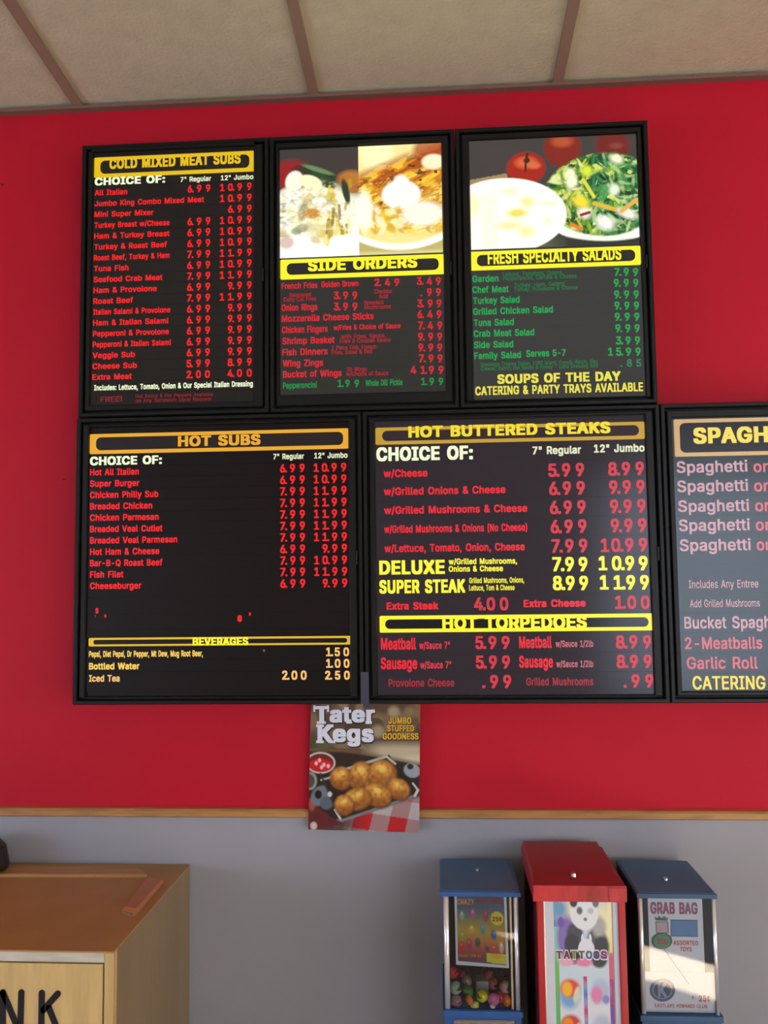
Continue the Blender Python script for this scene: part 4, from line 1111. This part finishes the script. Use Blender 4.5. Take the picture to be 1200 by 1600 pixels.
for n, (px_, py_, r_, c_, lb, sx_, dyy) in enumerate(CAPS):
    cyy = yf+.004+dyy; X, Z = at(px_, py_, cyy)
    root = empty('toy_capsule', (X, cyy, Z), lb, 'capsule', 'toy capsules in the left vending machine')
    colm = mat('capsule_%d' % n, c_, rough=.22, coat=.5)
    for part, sgn in (('capsule_cup', -1), ('capsule_cap', 1)):
        bm = bmesh.new(); bmesh.ops.create_uvsphere(bm, u_segments=20, v_segments=12, radius=r_*(1 if sgn < 0 else .97))
        bmesh.ops.delete(bm, geom=[v for v in bm.verts if v.co.z*sgn < -1e-4], context='VERTS')
        rim = [e for e in bm.edges if e.is_boundary]
        ret = bmesh.ops.extrude_edge_only(bm, edges=rim)
        for v in [g_ for g_ in ret['geom'] if isinstance(g_, bmesh.types.BMVert)]: v.co.x *= .9; v.co.y *= .9
        for v in bm.verts: v.co.x *= sx_
        bmesh.ops.rotate(bm, verts=bm.verts, cent=(0, 0, 0), matrix=Matrix.Rotation(random.uniform(-.9, .9), 3, 'Y'))
        me = bpy.data.meshes.new(part); bm.to_mesh(me); bm.free(); me.materials.append(colm)
        for p in me.polygons: p.use_smooth = True
        o = bpy.data.objects.new(part, me); COL.objects.link(o); o.parent = root

# red tattoo machine
m2, x0, x1, yf, yb, z, lip = machine((833, 978), 1.81, (1383, 1409), None, None, None, None, 'tall red tattoo vending machine between the two blue ones', 1)
yc_ = yf+.055; zc_ = z+.004
finish('lid', lid_mesh(x0, x1, yf, yb, z, lip, .012, crease=(yc_, z+.006, z+.010)), redlid, m2)
bp_ = box('lid_band', x0-.0006, x1+.0006, yf-.0012, yf+.004, z-lip, z-.001, redlip, m2, bev=.001, label='shiny worn red front lip')
box('hasp_tab', at(950, 1385, yf)[0], x1+.001, yf-.003, yf-.001, z-lip+.003, z-.004, redlip, m2, bev=.001)
lock(at(896, 1366, yf+.04)[0], yf+.042, z+.006, m2, .007)
a0 = at(838.5, 1412, yf)[0]; a1 = at(977, 1412, yf)[0]; zb = .42
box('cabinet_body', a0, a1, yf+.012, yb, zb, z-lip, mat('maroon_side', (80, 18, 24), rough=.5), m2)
i0 = at(849.5, 1412, yf)[0]; i1 = at(966, 1412, yf)[0]
box('front_stile', a0, i0, yf, yf+.012, zb, z-lip, redm, m2, bev=.002); box('front_stile', i1, a1, yf, yf+.012, zb, z-lip, redm, m2, bev=.002)
box('front_rail', i0, i1, yf, yf+.012, zb, zb+.02, redm, m2, bev=.001)
box('inner_trim', i0, i0+.0015, yf+.0015, yf+.012, zb+.02, z-lip, alu, m2)
yk = yf+.007
card = box('display_card', i0+.0015, i1, yk, yf+.0118, zb+.02, z-lip, mat('white_panel', (206, 212, 222), rough=.35), m2)
box('card_seam', at(956.5, 1412, yf)[0], at(957.5, 1412, yf)[0], yk-.0006, yk, zb+.02, z-lip, mat('grey_seam', (120, 126, 130), rough=.5), card)
kk = Canvas(110, 280, (214, 218, 226))   # picture sheet, panda above a grid of small transfers
H2 = 1.0
kk.blend((kk.yy < .44)*1.0, (196, 214, 226))
kk.blend(((kk.xx < .07)+(kk.xx > .93))*1.0*np.clip(kk.yy*30, 0, 1), (110, 190, 90))
for i_, c_ in enumerate([(80, 120, 180), (120, 200, 200), (110, 190, 90), (110, 180, 90), (90, 180, 100), (80, 130, 190), (130, 60, 150), (190, 60, 140)]):
    kk.blend((kk.xx < .07)*(kk.yy >= i_*.12)*(kk.yy < i_*.12+.12), c_)
for i_, c_ in enumerate([(240, 240, 180), (230, 200, 90), (210, 90, 120), (170, 60, 130), (130, 70, 150), (170, 60, 130), (180, 60, 140), (190, 70, 160)]):
    kk.blend((kk.xx > .93)*(kk.yy >= i_*.12)*(kk.yy < i_*.12+.12), c_)
kk.ell(.25, .05, .2, .06, (240, 230, 190), soft=1); kk.ell(.1, .04, .14, .05, (110, 160, 200), soft=1); kk.ell(.85, .12, .2, .1, (244, 236, 180), soft=1); kk.ell(.12, .2, .12, .08, (150, 200, 190), soft=1)
kk.ell(.22, .17, .17, .10, (130, 110, 180), soft=.4); kk.ell(.12, .10, .06, .025, (110, 90, 170), soft=.4)
kk.ell(.36, .16, .15, .055, (70, 74, 90), rot=50, soft=.3); kk.ell(.75, .20, .18, .08, (78, 82, 92), rot=-40, soft=.3)
kk.ell(.78, .12, .12, .05, (170, 172, 170), soft=.6)
kk.ell(.33, .26, .13, .035, (44, 46, 56), soft=.3); kk.ell(.76, .27, .14, .04, (54, 56, 66), soft=.3)
kk.ell(.53, .06, .24, .075, (226, 232, 234), soft=.1); kk.ell(.35, .0, .07, .03, (56, 60, 66), soft=.3); kk.ell(.73, .0, .06, .03, (110, 116, 120), soft=.3)
kk.ell(.45, .045, .05, .018, (96, 104, 112), soft=.5); kk.ell(.64, .045, .05, .014, (190, 192, 196), soft=.5); kk.ell(.545, .085, .03, .008, (120, 124, 130), soft=.5)
kk.ell(.30, .20, .12, .05, (52, 54, 66), rot=60, soft=.3); kk.ell(.80, .215, .13, .05, (52, 54, 66), rot=-60, soft=.3); kk.ell(.55, .225, .14, .05, (222, 226, 234), soft=.1); kk.ell(.49, .175, .025, .022, (222, 226, 234), soft=.2); kk.ell(.62, .175, .025, .022, (222, 226, 234), soft=.2)
kk.ell(.5, .285, .14, .02, (226, 130, 170), soft=.5); kk.ell(.2, .285, .13, .02, (220, 170, 190), soft=.5)
kk.blend((np.abs(kk.xx-.515) < .035)*(kk.yy > .35)*(.5+.5*np.sin(kk.yy*40)), (190, 60, 120)); kk.blend((np.abs(kk.xx-.515) < .035)*(kk.yy > .35)*(.5-.5*np.sin(kk.yy*40)), (90, 120, 190))
for rr, (xL, cA, cB, cD) in enumerate([(.26, (240, 180, 50), (220, 80, 60), (70, 150, 210)), (.26, (246, 140, 30), (190, 70, 60), (70, 100, 190)), (.26, (200, 140, 190), (150, 90, 170), (150, 160, 200)), (.26, (120, 190, 120), (90, 150, 200), (230, 200, 80))]):
    y_ = .425+rr*.165
    kk.ell(xL-.03, y_+.02, .17, .055, cD, soft=.6, op=.8); kk.ell(xL-.01, y_-.02, .17, .042, cB, soft=.4); kk.ell(xL-.06, y_-.015, .09, .035, cA, soft=.4); kk.ell(xL+.1, y_+.012, .05, .04, (214, 214, 190), rot=20, soft=.4)
    kk.ell(.78, y_-.01, .15, .055, (170, 180, 210), soft=.6, op=.8); kk.ell(.70, y_+.01, .10, .04, (220, 130, 180) if rr % 2 == 0 else (190, 196, 220), soft=.5); kk.ell(.86, y_+.03, .06, .02, (210, 110, 130) if rr % 2 else (130, 140, 190), soft=.6)
xa = at(864.5, 1412, yk)[0]; xb = at(955, 1412, yk)[0]; zt_ = z-lip-.001; zz0 = zt_-.42
print_sheet('card_print', kk, [(xa, yk-.0003, zt_), (xb, yk-.0003, zt_), (xb, yk-.0003, zz0), (xa, yk-.0003, zz0)], print_mat('card_print', 0), card)
cols_ = [(110, 50, 60), (110, 50, 60), (120, 130, 80), (80, 100, 70), (60, 110, 130), (60, 80, 130), (120, 60, 110)]
for i_, ch in enumerate('TATTOOS'):
    xx_ = 869+i_*11.6
    ctext(ch, xx_-1, xx_+11, 1492, 15, ink('white_halo', (230, 220, 224)), card, yk-.0006, .08); ctext(ch, xx_, xx_+10, 1492, 11.5, ink('tattoo_ink_%d' % i_, cols_[i_]), card, yk-.0009, .05)
base_unit(m2, a0, a1, yf, yb, zb, redm, plate=False)

# grab bag machine
m3, x0, x1, yf, yb, z, lip = machine((995, 1120), 1.857, (1396, 1404), None, None, None, None, 'blue GRAB BAG vending machine with white cards, rightmost of the three', 2)
finish('lid', lid_mesh(x0, x1, yf, yb, z, lip, .014), blid, m3)
box('lid_band', x0-.0005, x1+.0005, yf-.001, yf+.004, z-lip, z-.001, blue2, m3, bev=.001, label='brighter blue front lip')
lock(at(1040, 1376, yf+.08)[0], yf+.08, z, m3, .0065)
a0 = at(996.5, 1406, yf)[0]; a1 = at(1119, 1406, yf)[0]; zb = at(1063, 1586, yf)[1]
base_unit(m3, a0-.001, a1+.001, yf, yb, zb, blue2)
post(a0+.0055, yf+.005, .005, zb, z-lip, m3); post(a1-.0045, yf+.004, .004, zb, z-lip, m3)
box('back_plate', a0, a1, yb-.004, yb, zb, z-lip, mat('olive_inside', (96, 94, 84), rough=.6), m3); box('side_plate', a0, a0+.0015, yf+.006, yb-.01, zb, z-lip, inside, m3); box('side_plate', a1-.0015, a1, yf+.006, yb-.01, zb, z-lip, inside, m3)
box('front_pane', a0+.009, a1-.007, yf+.002, yf+.0035, zb, z-lip, glass, m3)
yk = yf+.009
wc = mat('white_card', (226, 228, 238), rough=.5)
c_a = at(1012, 1404, yk); c_b = at(1097, 1404, yk); c_m = at(1060, 1519, yk)
card = box('display_card', c_a[0], c_b[0], yk, yk+.0015, c_m[1], z-lip, wc, m3)
q0 = a0+.0105; q1 = a1-.0075
card2 = box('club_card', q0, q1, yk, yk+.0015, zb+.001, c_m[1]-.0005, wc, m3)
pur = ink('purple_ink', (150, 60, 110)); rdi = ink('card_red_ink', (200, 60, 70)); nvy = ink('navy_ink', (76, 90, 128)); sl = ink('slate_ink', (150, 156, 170))
yt = yk-.0004
ctext('GRAB BAG', 1016, 1090, 1418.5, 17, pur, card, yt, .05)
def cpoly(pts, m_, par, dy=0.0, nm='printed_shape'):
    return poly_prism(nm, [at(px_, py_, yt-dy) for px_, py_ in pts], yt-dy, yt+.0003, m_, par)
def cdisc(cx_, cy_, rx_, ry_, m_, par, dy=0.0, n=28, nm='printed_shape'):
    return cpoly([(cx_+rx_*math.cos(2*math.pi*i/n), cy_+ry_*math.sin(2*math.pi*i/n)) for i in range(n)], m_, par, dy, nm)
cpoly([(1047.5, 1437), (1090, 1437.5), (1090.5, 1464), (1048, 1463)], ink('navy_line', (50, 60, 80)), card)
cpoly([(1048.5, 1438.5), (1089.5, 1439), (1090, 1463), (1049, 1462)], ink('sky_blue_ink', (76, 134, 190)), card, .0003)
grn = ink('bag_green', (90, 150, 112)); dgr = ink('bag_dark_green', (40, 90, 70)); pnk = ink('bag_pink', (206, 168, 184))
cdisc(1034, 1470, 16.5, 13, dgr, card); cdisc(1034.5, 1471, 13, 11.5, grn, card, .0003)
cpoly([(1024, 1440), (1044, 1440), (1045, 1458), (1025, 1458)], dgr, card); cpoly([(1025.5, 1441), (1042.5, 1441), (1043.5, 1457), (1026, 1457)], pnk, card, .0003)
cpoly([(1023, 1432), (1027, 1435), (1030, 1431), (1034, 1435), (1038, 1431.5), (1042, 1435), (1044, 1433), (1043, 1439), (1024, 1438)], dgr, card, .0004)
ctext('25¢', 1027, 1043, 1471, 8, rdi, card, yt-.0006)
ctext('ASSORTED', 1052, 1091, 1473, 6.5, rdi, card, yt); ctext('TOYS', 1062, 1081, 1483, 6.5, rdi, card, yt)
cdisc(1035, 1547, 20, 18, nvy, card2); cdisc(1035, 1547, 15.5, 14, ink('pale_blue_ink', (150, 160, 190)), card2, .0003); cdisc(1035, 1547, 13.8, 12.5, ink('deep_navy_ink', (60, 72, 108)), card2, .0005)
ctext('K', 1028, 1042, 1547, 20, ink('pale_blue_ink', (150, 160, 190)), card2, yt-.0008, .03)
ctext('A', 1081, 1084, 1558, 5, nvy, card2, yt); ctext('25¢', 1092, 1110, 1560, 9, rdi, card2, yt, .04)
ctext('EASTLAKE KIWANIS CLUB', 1023, 1105, 1571, 5, rdi, card2, yt, .02); 
bm = bmesh.new(); q = at(1036, 1480, yf+.0085); q2 = at(1076, 1537, yf+.0085)
cyl(bm, (q[0], yf+.0065, q[1]), (q2[0], yf+.0065, q2[1]), .0008, n=8); finish('card_wire', bm, mat('grey_wire', (150, 156, 150), rough=.4), m3)
